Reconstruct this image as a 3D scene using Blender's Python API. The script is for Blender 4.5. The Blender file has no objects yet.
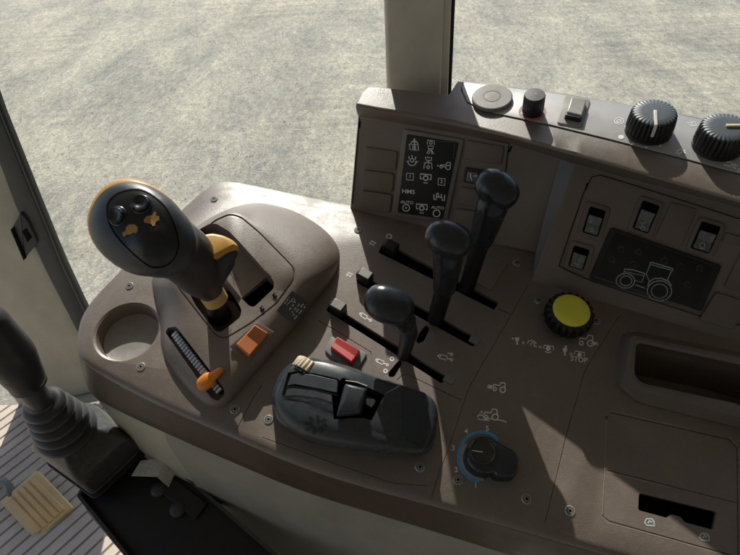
import bpy, bmesh, math, random
from mathutils import Vector, Matrix
from mathutils.bvhtree import BVHTree
from mathutils.geometry import tessellate_polygon
V = Vector
random.seed(7)
PI = math.pi
scene = bpy.context.scene
COL = scene.collection

# ------------------------------------------------------------------ frames
# Everything is laid out in a "console frame" (units of about 1.35 cm, z normal to the
# tilted console top) and turned into the upright world, in metres, by W().
SC = 0.0135
UP = V((-.054, .306, 1)).normalized()
ROT = UP.rotation_difference(V((0, 0, 1))).to_matrix()
def W(p): return (ROT @ V(p)) * SC
EYE = V((0, 0, 44)); F = 555.0
FW = V((0, .5446, -.8387)); UC = V((0, .8387, .5446)); RT = V((1, 0, 0))
def ray(u, v): return RT * ((u - 370) / F) + UC * ((277.5 - v) / F) + FW
def pt(u, v, z=0.0):
    d = ray(u, v); return EYE + d * ((z - 44) / d.z)
class Plane:
    def __init__(s, o, n):
        s.o = V(o); s.n = V(n).normalized()
        if s.n.dot(EYE - s.o) < 0: s.n = -s.n
    def hit(s, u, v):
        d = ray(u, v); t = (s.o - EYE).dot(s.n) / d.dot(s.n)
        return EYE + d * t, s.n.copy()
class Surf:
    def __init__(s, mb, fallback=0.0): s.t = BVHTree.FromPolygons(mb.v, mb.f); s.z = fallback
    def hit(s, u, v):
        d = ray(u, v).normalized()
        h = s.t.ray_cast(EYE, d)
        if h[0] is None: return pt(u, v, s.z), V((0, 0, 1))
        n = h[1]
        if n.dot(d) > 0: n = -n
        return h[0], n
def ZP(z): return Plane((0, 0, z), (0, 0, 1))
TOP = ZP(0)

# ------------------------------------------------------------------ materials
def nt(m): return m.node_tree.nodes, m.node_tree.links
def plastic(name, col, rough=.5, grain=900, gb=.25, dust=.25, dustcol=(.35, .31, .26), spec=.5, var=.12, rv=.1, coat=0):
    m = bpy.data.materials.new(name); m.use_nodes = True
    N, L = nt(m); b = N['Principled BSDF']
    tc = N.new('ShaderNodeTexCoord')
    def noise(sc, det=4, ro=.6):
        n = N.new('ShaderNodeTexNoise'); n.inputs['Scale'].default_value = sc; n.inputs['Detail'].default_value = det
        n.inputs['Roughness'].default_value = ro; L.new(tc.outputs['Object'], n.inputs['Vector']); return n
    big = noise(14, 5); fine = noise(grain, 2); mid = noise(130, 6, .7)
    r = N.new('ShaderNodeValToRGB'); r.color_ramp.elements[0].position = .35; r.color_ramp.elements[1].position = .7
    c = V(col)
    r.color_ramp.elements[0].color = (*(c * (1 - var)), 1); r.color_ramp.elements[1].color = (*(c * (1 + var)), 1)
    L.new(big.outputs['Fac'], r.inputs['Fac'])
    # dust: soft film plus little specks
    dm = N.new('ShaderNodeValToRGB'); dm.color_ramp.elements[0].position = .5; dm.color_ramp.elements[1].position = .8
    L.new(mid.outputs['Fac'], dm.inputs['Fac'])
    mul = N.new('ShaderNodeMath'); mul.operation = 'MULTIPLY'; mul.inputs[1].default_value = dust * .6
    L.new(dm.outputs['Color'], mul.inputs[0])
    sp = N.new('ShaderNodeTexVoronoi'); sp.inputs['Scale'].default_value = 260; L.new(tc.outputs['Object'], sp.inputs['Vector'])
    sr = N.new('ShaderNodeValToRGB'); sr.color_ramp.elements[0].position = .03; sr.color_ramp.elements[1].position = .10
    sr.color_ramp.elements[0].color = (1, 1, 1, 1); sr.color_ramp.elements[1].color = (0, 0, 0, 1)
    L.new(sp.outputs['Distance'], sr.inputs['Fac'])
    sm = N.new('ShaderNodeMath'); sm.operation = 'MULTIPLY'; L.new(sr.outputs['Color'], sm.inputs[0])
    gate = N.new('ShaderNodeMath'); gate.operation = 'GREATER_THAN'; gate.inputs[1].default_value = .72
    sep = N.new('ShaderNodeSeparateColor'); L.new(sp.outputs['Color'], sep.inputs[0]); L.new(sep.outputs[0], gate.inputs[0])
    L.new(gate.outputs[0], sm.inputs[1])
    sm2 = N.new('ShaderNodeMath'); sm2.operation = 'MULTIPLY'; sm2.inputs[1].default_value = dust * 1.6; L.new(sm.outputs[0], sm2.inputs[0])
    add = N.new('ShaderNodeMath'); add.operation = 'ADD'; add.use_clamp = True
    L.new(mul.outputs[0], add.inputs[0]); L.new(sm2.outputs[0], add.inputs[1])
    mx = N.new('ShaderNodeMixRGB'); mx.inputs['Color2'].default_value = (*dustcol, 1)
    L.new(add.outputs[0], mx.inputs['Fac']); L.new(r.outputs['Color'], mx.inputs['Color1'])
    L.new(mx.outputs['Color'], b.inputs['Base Color'])
    rm = N.new('ShaderNodeMapRange'); rm.inputs['To Min'].default_value = max(.04, rough - rv); rm.inputs['To Max'].default_value = rough + rv*1.2
    L.new(mid.outputs['Fac'], rm.inputs['Value'])
    worn = noise(22, 6, .7); wr_ = N.new('ShaderNodeMapRange'); wr_.inputs['From Min'].default_value = .35; wr_.inputs['From Max'].default_value = .65
    wr_.inputs['To Min'].default_value = -rv; wr_.inputs['To Max'].default_value = rv; L.new(worn.outputs['Fac'], wr_.inputs['Value'])
    ra_ = N.new('ShaderNodeMath'); ra_.operation = 'ADD'; ra_.use_clamp = True; L.new(rm.outputs[0], ra_.inputs[0]); L.new(wr_.outputs[0], ra_.inputs[1]); L.new(ra_.outputs[0], b.inputs['Roughness'])
    b.inputs['Specular IOR Level'].default_value = spec
    b.inputs['Coat Weight'].default_value = coat; b.inputs['Coat Roughness'].default_value = .46
    bp = N.new('ShaderNodeBump'); bp.inputs['Strength'].default_value = gb; bp.inputs['Distance'].default_value = .0004
    L.new(fine.outputs['Fac'], bp.inputs['Height']); L.new(bp.outputs[0], b.inputs['Normal'])
    return m
def simple(name, col, rough=.5, metal=0, emit=None, es=1, spec=.5, alpha=None):
    m = bpy.data.materials.new(name); m.use_nodes = True
    N, L = nt(m); b = N['Principled BSDF']
    tc = N.new('ShaderNodeTexCoord'); n = N.new('ShaderNodeTexNoise'); n.inputs['Scale'].default_value = 220; n.inputs['Detail'].default_value = 5
    L.new(tc.outputs['Object'], n.inputs['Vector'])
    r = N.new('ShaderNodeValToRGB'); c = V(col)
    r.color_ramp.elements[0].position = .3; r.color_ramp.elements[1].position = .7
    r.color_ramp.elements[0].color = (*(c * .86), 1); r.color_ramp.elements[1].color = (*[min(1, x) for x in c * 1.12], 1)
    L.new(n.outputs['Fac'], r.inputs['Fac']); L.new(r.outputs['Color'], b.inputs['Base Color'])
    b.inputs['Roughness'].default_value = rough; b.inputs['Metallic'].default_value = metal
    b.inputs['Specular IOR Level'].default_value = spec
    if emit: b.inputs['Emission Color'].default_value = (*emit, 1); b.inputs['Emission Strength'].default_value = es
    return m
BROWN = (.188, .152, .127)
M = dict(
 brown=plastic('brown_grained_plastic', BROWN, .44, 620, .62, .38, (.36,.31,.26), spec=.65, coat=.34),
 riser=plastic('brown_panel_plastic', (.165, .131, .109), .38, 700, .45, .14, spec=.9, coat=.5),
 pad=plastic('blank_pad_plastic', (.178, .143, .120), .40, 700, .4, .10),
 shelf=plastic('grey_shelf_plastic', (.38, .37, .36), .36, 1000, .3, .2, spec=1.0, coat=.7),
 cover=plastic('dark_cover_plastic', (.170, .140, .118), .42, 700, .5, .15),
 rim=plastic('bin_rim_plastic', (.19, .158, .133), .42, 1000, .25, .1),
 black=plastic('black_handle_plastic', (.022, .024, .027), .38, 1300, .4, .02, spec=.6, rv=.04),
 knob=plastic('blue_black_knob_plastic', (.018, .024, .031), .27, 1300, .05, .0, spec=.6, var=.04, rv=.02),
 slate=plastic('slate_plastic', (.038, .046, .054), .30, 1400, .25, .14),
 shiny=plastic('shiny_dark_plastic', (.012, .022, .036), .17, 400, .04, .05, spec=.65),
 hole=simple('dark_opening', (.004, .0038, .0036), .8, spec=.1),
 rubber=plastic('black_rubber', (.036, .038, .041), .38, 900, .08, .06, rv=.03),
 bootblack=plastic('scuffed_black_plastic', (.045, .049, .052), .38, 300, .35, .55, (.33, .29, .22)),
 tray=plastic('black_tray_plastic', (.010, .010, .011), .45, 500, .2, .05),
 orange=plastic('orange_plastic', (.80, .25, .02), .42, 1200, .1, .05, (.6, .4, .2)),
 rocker=plastic('dull_orange_plastic', (.62, .20, .07), .5, 1200, .12, .1, (.6, .4, .2)),
 trim=plastic('ochre_trim_plastic', (.62, .34, .08), .42, 1200, .1, .06, (.6, .4, .2)),
 collar=plastic('straw_collar_plastic', (.60, .40, .13), .45, 1200, .1, .12),
 red=plastic('red_plastic', (.50, .06, .06), .45, 1200, .1, .15, (.6, .4, .35)),
 yellow=plastic('yellow_cap_plastic', (.97, .95, .09), .5, 900, .1, .08, (.9, .85, .5)),
 greybase=plastic('grey_switch_base', (.20, .21, .21), .5, 1200, .15, .3),
 cream=plastic('cream_wheel_plastic', (.62, .52, .36), .45, 1200, .1, .15),
 glyph=simple('white_printed_marking', (.95, .95, .93), .6),
 glyphdim=simple('faint_printed_marking', (.10, .11, .12), .6),
 tan=simple('tan_printed_marking', (.50, .27, .08), .6),
 blue=simple('blue_dial_ring', (.10, .40, .75), .5),
 screen=plastic('black_display_glass', (.008, .009, .011), .14, 200, .0, .0, spec=.4, rv=.02),
 screenl=plastic('dark_display_foil', (.014, .015, .017), .3, 600, .03, .0, spec=.35, rv=.03),
 steel=simple('galvanised_steel', (.60, .61, .58), .35, .35),
 screw=simple('zinc_screw', (.40, .39, .37), .34, .5),
 ribbed=simple('grey_ribbed_metal', (.50, .54, .58), .34, .3),
 pillar=plastic('grey_beige_painted_metal', (.68, .64, .57), .5, 500, .12, .12, (.4, .36, .28)),
 beige=plastic('olive_beige_trim', (.46, .435, .355), .55, 700, .2, .15, (.35, .3, .2)),
 trimgrey=plastic('olive_grey_trim', (.30, .29, .25), .6, 700, .25, .12),
 seal=plastic('rubber_seal', (.03, .035, .038), .5, 500, .2, .1),
 silverbtn=plastic('pale_rocker_plastic', (.36, .36, .33), .3, 1000, .1, .2),
 pedal=plastic('tan_pedal_rubber', (.80, .60, .30), .6, 600, .25, .25, (.4, .3, .2)),
 clear=plastic('smoky_switch_lens', (.13, .14, .14), .2, 260, .5, 1.0, (.42,.44,.43), spec=.9),
 glow=simple('red_backlight', (.34, .20, .19), .5, emit=(1, .15, .1), es=.02),
 wornglyph=simple('worn_pale_marking',(.55,.60,.62),.6),
 rubbed=simple('rubbed_edge',(.42,.36,.27),.6),
 unlit=simple('unlit_symbol',(.035,.040,.048),.4),
 pointer=simple('white_pointer', (.72, .72, .70), .45),
 ypointer=simple('pale_yellow_pointer', (.80, .74, .42), .45),
)

# ------------------------------------------------------------------ mesh builder
class MB:
    def __init__(s): s.v = []; s.f = []
    def add(s, vs, fs):
        k = len(s.v); s.v += [V(p) for p in vs]; s.f += [tuple(i + k for i in f) for f in fs]; return s
    def join(s, o): return s.add(o.v, o.f)
    def loft(s, rows, closed=True, cap0=False, cap1=False):
        n = len(rows[0]); k = len(s.v)
        for r in rows: s.v += [V(p) for p in r]
        m = n if closed else n - 1
        for i in range(len(rows) - 1):
            for j in range(m):
                a = k + i * n + j; b = k + i * n + (j + 1) % n
                s.f.append((a, b, b + n, a + n))
        if cap0: s.f.append(tuple(k + j for j in reversed(range(n))))
        if cap1: s.f.append(tuple(k + (len(rows) - 1) * n + j for j in range(n)))
        return s
    def build(s, name, mat, parent=None, sharp=32, bevel=0, top=None, normals=True):
        me = bpy.data.meshes.new(name)
        off = V((0, 0, 0))
        if parent is not None: off = V(parent['_o'])
        me.from_pydata([W(p) - off for p in s.v], [], s.f)
        bm = bmesh.new(); bm.from_mesh(me)
        bmesh.ops.remove_doubles(bm, verts=bm.verts, dist=1e-6)
        if normals: bmesh.ops.recalc_face_normals(bm, faces=bm.faces)
        bm.to_mesh(me); bm.free()
        o = bpy.data.objects.new(name, me); COL.objects.link(o)
        me.materials.append(M[mat] if isinstance(mat, str) else mat)
        if parent is not None: o.parent = parent; o['_o'] = list(off)
        else: o['_o'] = [0, 0, 0]
        if bevel:
            md = o.modifiers.new('bevel', 'BEVEL'); md.width = bevel * SC; md.segments = 3; md.limit_method = 'ANGLE'; md.angle_limit = math.radians(35); md.harden_normals = False
        for p in me.polygons: p.use_smooth = True
        if sharp < 180: me.set_sharp_from_angle(angle=math.radians(sharp))
        return o
def thing(name, label, cat, loc, group=None):
    o = bpy.data.objects.new(name, None); COL.objects.link(o); w = W(loc); o.location = w; o['_o'] = list(w)
    o.empty_display_size = .02
    o['label'] = label; o['category'] = cat
    if group: o['group'] = group
    return o
def lab(o, s): o['label'] = s; return o

def poly_inset(pts, d, n):
    m = len(pts); out = []
    for i in range(m):
        a, b, c = pts[i - 1], pts[i], pts[(i + 1) % m]
        t1 = (b - a).normalized(); t2 = (c - b).normalized()
        m1 = n.cross(t1); m2 = n.cross(t2); s = (m1 + m2)
        if s.length < 1e-6: s = m1
        s.normalize(); k = max(.5, s.dot(m1))
        out.append(b + s * (d / k))
    return out
def orient(pts, n):
    a = V((0, 0, 0)); o = pts[0]
    for i in range(1, len(pts) - 1): a += (pts[i] - o).cross(pts[i + 1] - o)
    return pts if a.dot(n) > 0 else list(reversed(pts))
def rounded(px, r, seg=5):
    """round the corners of a pixel polygon; r may be a list"""
    out = []; m = len(px)
    for i in range(m):
        a, b, c = V(px[i - 1]), V(px[i]), V(px[(i + 1) % m])
        rr = r[i] if isinstance(r, (list, tuple)) else r
        da, dc = (a - b), (c - b)
        k = min(rr, da.length * .48, dc.length * .48)
        p0 = b + da.normalized() * k; p2 = b + dc.normalized() * k
        for j in range(seg + 1):
            t = j / seg; q = p0 * (1 - t) ** 2 + b * 2 * t * (1 - t) + p2 * t * t
            out.append((q.x, q.y))
    return out
def chaikin(pts, it=3, closed=True):
    for _ in range(it):
        q = []; n = len(pts)
        for i in range(n if closed else n - 1):
            a, b = pts[i], pts[(i + 1) % n]; q += [a * .75 + b * .25, a * .25 + b * .75]
        if not closed: q = [pts[0]] + q + [pts[-1]]
        pts = q
    return pts
def densify(px, step=4):
    out = []
    for i in range(len(px)):
        a, b = V(px[i]), V(px[(i + 1) % len(px)]); k = max(1, int((b - a).length / step))
        for j in range(k): q = a.lerp(b, j / k); out.append((q.x, q.y))
    return out
def plate(px, surf, h0, h1, r=2, bv=.06, mb=None, taper=0, flat=True, seg=5):
    """solid plate traced on a surface, with rounded corners and a soft top edge"""
    mb = mb or MB()
    px = rounded(px, r, seg) if r else px
    if flat and isinstance(surf, Surf):
        cx = sum(p[0] for p in px) / len(px); cy = sum(p[1] for p in px) / len(px)
        o, n = surf.hit(cx, cy)
        # average normal over the footprint
        nn = V((0, 0, 0))
        for p in px[::2]: nn += surf.hit(cx + (p[0] - cx) * .9, cy + (p[1] - cy) * .9)[1]
        surf = Plane(o, nn + n)
    hs = [surf.hit(*p) for p in px]
    n = V((0, 0, 0))
    for h in hs: n += h[1]
    n.normalize()
    P = orient([h[0] for h in hs], n)
    rows = [[p + n * h0 for p in P]]
    P1 = poly_inset(P, taper, n) if taper else P
    rows.append([p + n * (h1 - bv) for p in P1])
    for k in (1, 2, 3):
        a = k * PI / 6
        Q = poly_inset(P1, bv * (1 - math.cos(a)), n)
        rows.append([p + n * (h1 - bv + bv * math.sin(a)) for p in Q])
    mb.loft(rows, True, True, True)
    return mb
def decal(px, surf, off=.03, mb=None):
    mb = mb or MB()
    pts = []
    for p in px: h, n = surf.hit(*p); pts.append(h + n * off)
    tr = tessellate_polygon([[V((p[0], -p[1], 0)) for p in px]])
    return mb.add(pts, [tuple(t) for t in tr])
def rings(px, surf, off=.03, k=7, mb=None):
    mb = mb or MB(); cx = sum(p[0] for p in px) / len(px); cy = sum(p[1] for p in px) / len(px)
    rows = []
    for i in range(k + 1):
        s = 1 - i / (k + .5)
        rows.append([(lambda h: h[0] + h[1] * off)(surf.hit(cx + (p[0] - cx) * s, cy + (p[1] - cy) * s)) for p in px])
    return mb.loft(rows, True, False, True)
def stroke(px, w, surf, off=.02, mb=None, closed=False, step=6):
    mb = mb or MB()
    q = [V(p) for p in px]
    if closed: q.append(q[0])
    d = [q[0]]
    for a, b in zip(q, q[1:]):
        k = max(1, int((b - a).length / step))
        for j in range(1, k + 1): d.append(a.lerp(b, j / k))
    rows = []
    for i, p in enumerate(d):
        if closed and i in (0, len(d) - 1): t = (d[1] - d[0]).normalized() + (d[-1] - d[-2]).normalized()
        else: t = (d[min(i + 1, len(d) - 1)] - d[max(i - 1, 0)])
        t.normalize(); s = V((-t.y, t.x)) * w / 2
        r = []
        for e in (p - s, p + s): h, n = surf.hit(e.x, e.y); r.append(h + n * off)
        rows.append(r)
    return mb.loft(rows, False)
def flush(par, mat='glyph', name='pictogram'):
    global mb
    if mb.f: mb.build(name, mat, par)
    mb = MB()
def circ(cx, cy, r, n=16, ry=None, a0=0, a1=360, rot=0):
    ry = ry or r; out = []; full = abs(a1 - a0) >= 360
    for i in range(n + (0 if full else 1)):
        a = math.radians(a0 + (a1 - a0) * i / n); x, y = r * math.cos(a), ry * math.sin(a); c, s = math.cos(math.radians(rot)), math.sin(math.radians(rot))
        out.append((cx + x * c - y * s, cy + x * s + y * c))
    return out
def textmesh(txt, u, v, h, ang, surf, off=.02, mb=None, stretch=1.0, skew=0):
    mb = mb or MB()
    c = bpy.data.curves.new('t', 'FONT'); c.body = txt; c.align_x = 'CENTER'; c.align_y = 'CENTER'; c.resolution_u = 3; c.offset = .012
    o = bpy.data.objects.new('t', c); COL.objects.link(o)
    dg = bpy.context.evaluated_depsgraph_get(); me = bpy.data.meshes.new_from_object(o.evaluated_get(dg))
    a = math.radians(ang); ca, sa = math.cos(a), math.sin(a); pts = []
    for w in me.vertices:
        x = w.co.x * h * 1.4 * stretch; y = -w.co.y * h * 1.4; x += y * skew
        p, n = surf.hit(u + x * ca - y * sa, v + x * sa + y * ca); pts.append(p + n * off)
    mb.add(pts, [tuple(p.vertices) for p in me.polygons])
    bpy.data.objects.remove(o); bpy.data.curves.remove(c); bpy.data.meshes.remove(me)
    return mb
def basis(n, hint=None):
    n = V(n).normalized(); x = (hint or V((1, 0, 0)));
    x = (x - n * x.dot(n)).normalized(); return x, n.cross(x), n
def lathe(c, n, prof, seg=48, flute=None, hint=None, mb=None, cap=True):
    """prof: (r, h) pairs bottom to top; flute=(count, depth, i0, i1)"""
    mb = mb or MB(); x, y, n = basis(n, hint); c = V(c); rows = []
    for i, (r, h) in enumerate(prof):
        row = []
        for j in range(seg):
            a = 2 * PI * j / seg; rr = r
            if flute and flute[2] <= i <= flute[3]:
                rr = r * (1 - flute[1] * (.5 + .5 * math.cos(a * flute[0])) ** 1.5)
            row.append(c + x * (rr * math.cos(a)) + y * (rr * math.sin(a)) + n * h)
        rows.append(row)
    return mb.loft(rows, True, cap, cap)
def tube(pts, rad, seg=12, mb=None):
    mb = mb or MB(); pts = [V(p) for p in pts]; rows = []
    for i, p in enumerate(pts):
        t = (pts[min(i + 1, len(pts) - 1)] - pts[max(i - 1, 0)]).normalized()
        x, y, _ = basis(t, V((.3, .9, .2))); r = rad[i] if isinstance(rad, (list, tuple)) else rad
        rows.append([p + x * (r * math.cos(2 * PI * j / seg)) + y * (r * math.sin(2 * PI * j / seg)) for j in range(seg)])
    return mb.loft(rows, True, True, True)
def box(c, ax, h, mb=None):
    mb = mb or MB(); c = V(c); vs = []
    for i in (-1, 1):
        for j in (-1, 1):
            for k in (-1, 1): vs.append(c + ax[0] * h[0] * i + ax[1] * h[1] * j + ax[2] * h[2] * k)
    return mb.add(vs, [(0, 1, 3, 2), (4, 6, 7, 5), (0, 4, 5, 1), (2, 3, 7, 6), (0, 2, 6, 4), (1, 5, 7, 3)])
def ellipsoid(c, ax, r, mb=None, e=1.0, nu=32, nv=20):
    mb = mb or MB(); rows = []
    def pw(x): return math.copysign(abs(x) ** e, x)
    for i in range(nv + 1):
        t = -PI / 2 + PI * (i + .02) / (nv + .04)
        rows.append([V(c) + ax[0] * r[0] * pw(math.cos(t)) * pw(math.cos(2 * PI * j / nu)) + ax[1] * r[1] * pw(math.cos(t)) * pw(math.sin(2 * PI * j / nu)) + ax[2] * r[2] * pw(math.sin(t)) for j in range(nu)])
    return mb.loft(rows, True, True, True)
def chain(p0, r0, p1, r1, k=10, mb=None, ax=None, flat=1.0):
    mb = mb or MB()
    for i in range(k + 1):
        t = i / k; r = r0 + (r1 - r0) * t
        ellipsoid(V(p0).lerp(V(p1), t), ax or (RT, UC, FW), (r, r * flat, r), mb, nu=20, nv=12)
    return mb
def modmesh(mb, setup):
    """run modifiers on a builder and return the result as a builder (console frame)"""
    me = bpy.data.meshes.new('t'); me.from_pydata(mb.v, [], mb.f)
    bm = bmesh.new(); bm.from_mesh(me); bmesh.ops.recalc_face_normals(bm, faces=bm.faces); bm.to_mesh(me); bm.free()
    o = bpy.data.objects.new('t', me); COL.objects.link(o); extra = setup(o) or []
    dg = bpy.context.evaluated_depsgraph_get(); dg.update()
    r = bpy.data.meshes.new_from_object(o.evaluated_get(dg))
    out = MB(); out.add([v.co.copy() for v in r.vertices], [tuple(p.vertices) for p in r.polygons])
    for x in [o] + extra: bpy.data.objects.remove(x)
    return out
def blob(mb, vox=.16, smooth=6):
    def s(o):
        m = o.modifiers.new('r', 'REMESH'); m.mode = 'VOXEL'; m.voxel_size = vox
        m = o.modifiers.new('s', 'SMOOTH'); m.iterations = smooth; m.factor = .5
    return modmesh(mb, s)
def cut(mb, cutter):
    def s(o):
        me = bpy.data.meshes.new('c'); me.from_pydata(cutter.v, [], cutter.f)
        bm = bmesh.new(); bm.from_mesh(me); bmesh.ops.recalc_face_normals(bm, faces=bm.faces); bm.to_mesh(me); bm.free()
        c = bpy.data.objects.new('c', me); COL.objects.link(c)
        m = o.modifiers.new('b', 'BOOLEAN'); m.operation = 'DIFFERENCE'; m.solver = 'EXACT'; m.object = c; m.use_self = True
        return [c]
    return modmesh(mb, s)
def vprism(px, surf, z0, z1, r=2):
    """vertical (console z) cutter through the outline traced on a surface"""
    mb = MB(); P = [surf.hit(*p)[0] for p in (rounded(px, r) if r else px)]
    P = orient(P, V((0, 0, 1)))
    return mb.loft([[V((p.x, p.y, z0)) for p in P], [V((p.x, p.y, z1)) for p in P]], True, True, True)
def linebox(a, b, w, surf, z0, z1):
    a, b = V(a), V(b); t = (b - a).normalized(); s = V((-t.y, t.x)) * w / 2
    return vprism([tuple(a - s), tuple(b - s), tuple(b + s), tuple(a + s)], surf, z0, z1, 0)
def zc(x0, y0, s): return lambda *xy: (x0 + xy[0] / s, y0 + xy[1] / s)
def zl(x0, y0, s, pts): return [(x0 + x / s, y0 + y / s) for x, y in pts]

# ================================================================== SIDE CONSOLE
con = thing('control_console', 'brown moulded tractor side console with joystick, levers, dials and cup holder', 'control console', pt(330, 330, -6))
A = [(352,217),(300,206.5),(250,194.5),(230,191),(217,192),(203,202),(160,241),(122,283),(101,303),(90,318),(85,335),(86,350),(93,362),(108,371),(165,400),(236,430.5),(300,459),(380,484),(430,497),(546,529),(640,556),(760,590),(880,620),(960,470),(860,345),(740,312),(600,270),(520,240),(430,222)]
B = [(352,206),(300,195),(253,185),(229,180.5),(214,183),(195,197),(150,240),(110,281),(92,300),(81,317),(77,335),(78,352),(84,364),(103,377),(160,407),(232,438),(297,467),(378,492),(428,505),(545,538),(638,565),(758,599),(890,634),(975,470),(865,340),(740,305),(600,262),(520,232),(430,214)]
Cb = {10:(79,352),11:(82,375),12:(90,394),13:(106,405),14:(165,433),15:(234,463),16:(300,491),17:(379,515),18:(430,530),19:(545,566),20:(640,594),21:(760,628),22:(890,660)}
ra = [pt(*p, 0) for p in A]; rb = [pt(*p, -.45) for p in B]
rc = [pt(*Cb[i], -5) if i in Cb else V((rb[i].x, rb[i].y, -5)) for i in range(len(B))]
def ch(r): return chaikin(r, 3)
ra, rb, rc = ch(ra), ch(rb), ch(rc)
mix = lambda a, b, t, dz=0: [p.lerp(q, t) + V((0, 0, dz)) for p, q in zip(a, b)]
ri = poly_inset(orient(ra, V((0,0,1))), .12, V((0,0,1)))
if (ra[1]-ra[0]).dot(ri[1]-ri[0]) < 0: ri = list(reversed(ri))
ri = [V((p.x, p.y, .0)) for p in ri]
body = MB().loft([[p + V((0,0,-1.5)) for p in mix(rc, ra, .1)], rc, mix(rb, rc, .75, .1), mix(rb, rc, .25, .0), mix(rb, rc, .07, -.15), mix(rb, ra, .05, .0), mix(rb, ra, .3, .06),  mix(rb, ra, .8, .02), [V((p.x,p.y,-.05)) for p in ra], ri], True, True, True)

# openings cut in the tray
def down(px, z0, r=2): return vprism(px, TOP, z0, 9, r)
cuts = MB()
CUP = (127, 331)
cc = pt(*CUP, 0); CR = 2.85
cuts.join(lathe((cc.x, cc.y, 0), (0,0,1), [(CR*.86, -1.6), (CR*.91, -1.5), (CR*.93, -.35), (CR*.96, -.12), (CR*1.03, .0), (CR*1.06, .1),(CR*1.06, 1)], 64))
slot1 = zl(320,230,4.11,[(240,92),(262,48),(735,298),(716,328)])
slot2 = zl(320,230,4.11,[(150,215),(165,180),(652,448),(628,480)])
slot3 = zl(300,300,4.625,[(120,48),(138,18),(680,355),(655,386)])
for s in (slot1, slot2, slot3): cuts.join(down(s, -3.4, 1.5))
body = cut(body, cuts)
cuts = MB()
# little side slots
cuts.join(down([(420,332),(426,325),(430,328),(424,341),(418,344),(416,340)], -1.5, 2))
cuts.join(down([(398,361),(401,360),(402,364),(394,377),(389,377),(388,373)], -1.5, 2))
# storage bin
binin = [(636,343),(741,364),(790,378),(778,425),(738,402),(640,385),(633,375)]
cuts.join(vprism(binin, ZP(1.1), -4.6, 5, 5))
# USB style opening with tab
cuts.join(down([(639,493),(717,512),(713,530),(684,522),(681,517),(671,514),(667,518),(638,510)], -1.4, 2.5))
body = cut(body, cuts)
# seams (narrow grooves between the cover plates)
cuts = MB()
def seam(pts, w=.75, z=-.10):
    mb = MB()
    P = [V(p) for p in pts]; L_, R_ = [], []
    for i, p in enumerate(P):
        t = (P[min(i+1,len(P)-1)] - P[max(i-1,0)]).normalized(); s = V((-t.y, t.x)) * w/2
        L_.append(tuple(p - s)); R_.append(tuple(p + s))
    return vprism(L_ + R_[::-1], TOP, z, .5, 0)
for s in [ [(528.6,284),(505,326),(480,368),(468,390),(452,438),(437,480),(431,500)],
           [(619,316),(585,370),(567,432),(545,523)],
           [(319,321),(335,330),(371,352),(374,380)],
           [(236,430.5),(252,400),(262,385)],
           [(397,380),(402,375),(408,374.5),(452,396),(461,400)],
           [(499,309),(512,315)]]:
    body = cut(body, seam(s))
for s in [ [(262,437),(330,462),(392,483),(428,486)] ]:
    body = cut(body, seam(s, .7))
for s in [ [(607,418),(612,413),(730,440),(737,448),(738,556)], [(606,416),(603,516),(609,521),(738,557)] ]:
    body = cut(body, seam(s, 1.0))
body = cut(body, seam([(607,470),(737,503)], .8))
top_o = body.build('tray_shell', 'brown', con, sharp=28)
top_o.data.materials.append(plastic('shaded_brown_skirt_plastic', (.072, .046, .034), .48, 1000, .3, .12, spec=.5))  # redder brown skirt, with its shaded side darkened in the colour
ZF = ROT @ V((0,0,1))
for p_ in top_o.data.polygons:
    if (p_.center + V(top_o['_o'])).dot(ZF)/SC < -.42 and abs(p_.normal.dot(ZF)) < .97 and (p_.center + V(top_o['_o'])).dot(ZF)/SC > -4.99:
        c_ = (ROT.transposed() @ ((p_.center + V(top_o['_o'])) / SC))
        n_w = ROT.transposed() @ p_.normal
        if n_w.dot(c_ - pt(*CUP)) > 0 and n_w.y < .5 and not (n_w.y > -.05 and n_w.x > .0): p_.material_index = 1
SB = Surf(body)

# ---- cup holder liner, black sheets painting the shade inside the slots
MB().loft([[V((cc.x + r*math.cos(a*PI/32), cc.y + r*math.sin(a*PI/32), z)) for a in range(64)] for r, z in [(CR*.90,-1.44),(CR*.86,-1.50),(CR*.3,-1.53)]], True, False, True).build('cup_holder_floor', plastic('worn_grey_liner', (.30,.285,.27), .36, 500, .4, .35, (.5,.5,.48)), con, sharp=180)
for s in (slot1, slot2, slot3):
    vprism(zl(0,0,1,s), TOP, -3.3, -3.0, 1).build('slot_shade', 'hole', con)
def shrink(px, k):
    cx = sum(p[0] for p in px)/len(px); cy = sum(p[1] for p in px)/len(px)
    return [(cx+(p[0]-cx)*k, cy+(p[1]-cy)*k) for p in px]
# ---- raised storage bin rim
def rimrow(px, z, r=6): return chaikin([pt(*p, z) for p in rounded(px, r, 4)], 1)
bo = [(620,336),(629,330),(742,352),(806,368),(796,446),(738,428),(636,402),(617,385)]
bt = [(630,338),(634,335.5),(742,358),(798,373),(787,436),(738,417),(638,389),(626,376)]
bi = [(636,345),(640,343),(742,365),(791,380),(780,427),(738,404),(641,383),(634,374)]
rim = MB().loft([rimrow(bo,-.05), rimrow(shrink(bo,.985),.15), rimrow([((a[0]+b[0])/2,(a[1]+b[1])/2) for a,b in zip(bo,bt)],.6), rimrow([(a[0]*.2+b[0]*.8,a[1]*.2+b[1]*.8) for a,b in zip(bo,bt)],1.05), rimrow(bt,1.28), rimrow([((a[0]+b[0])/2,(a[1]+b[1])/2) for a,b in zip(bt,bi)],1.32), rimrow(bi,1.15), rimrow(bi,.2), [V((p.x,p.y,-4.4)) for p in rimrow(shrink(bi,.97),.0)]], True)
rim.build('storage_bin_rim', 'rim', con, sharp=26)
0 and stroke(zl(560,320,4.11,[(222,120),(212,300),(240,350),(450,410),(700,452),(740,430)]), .8, TOP, .03)

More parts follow.
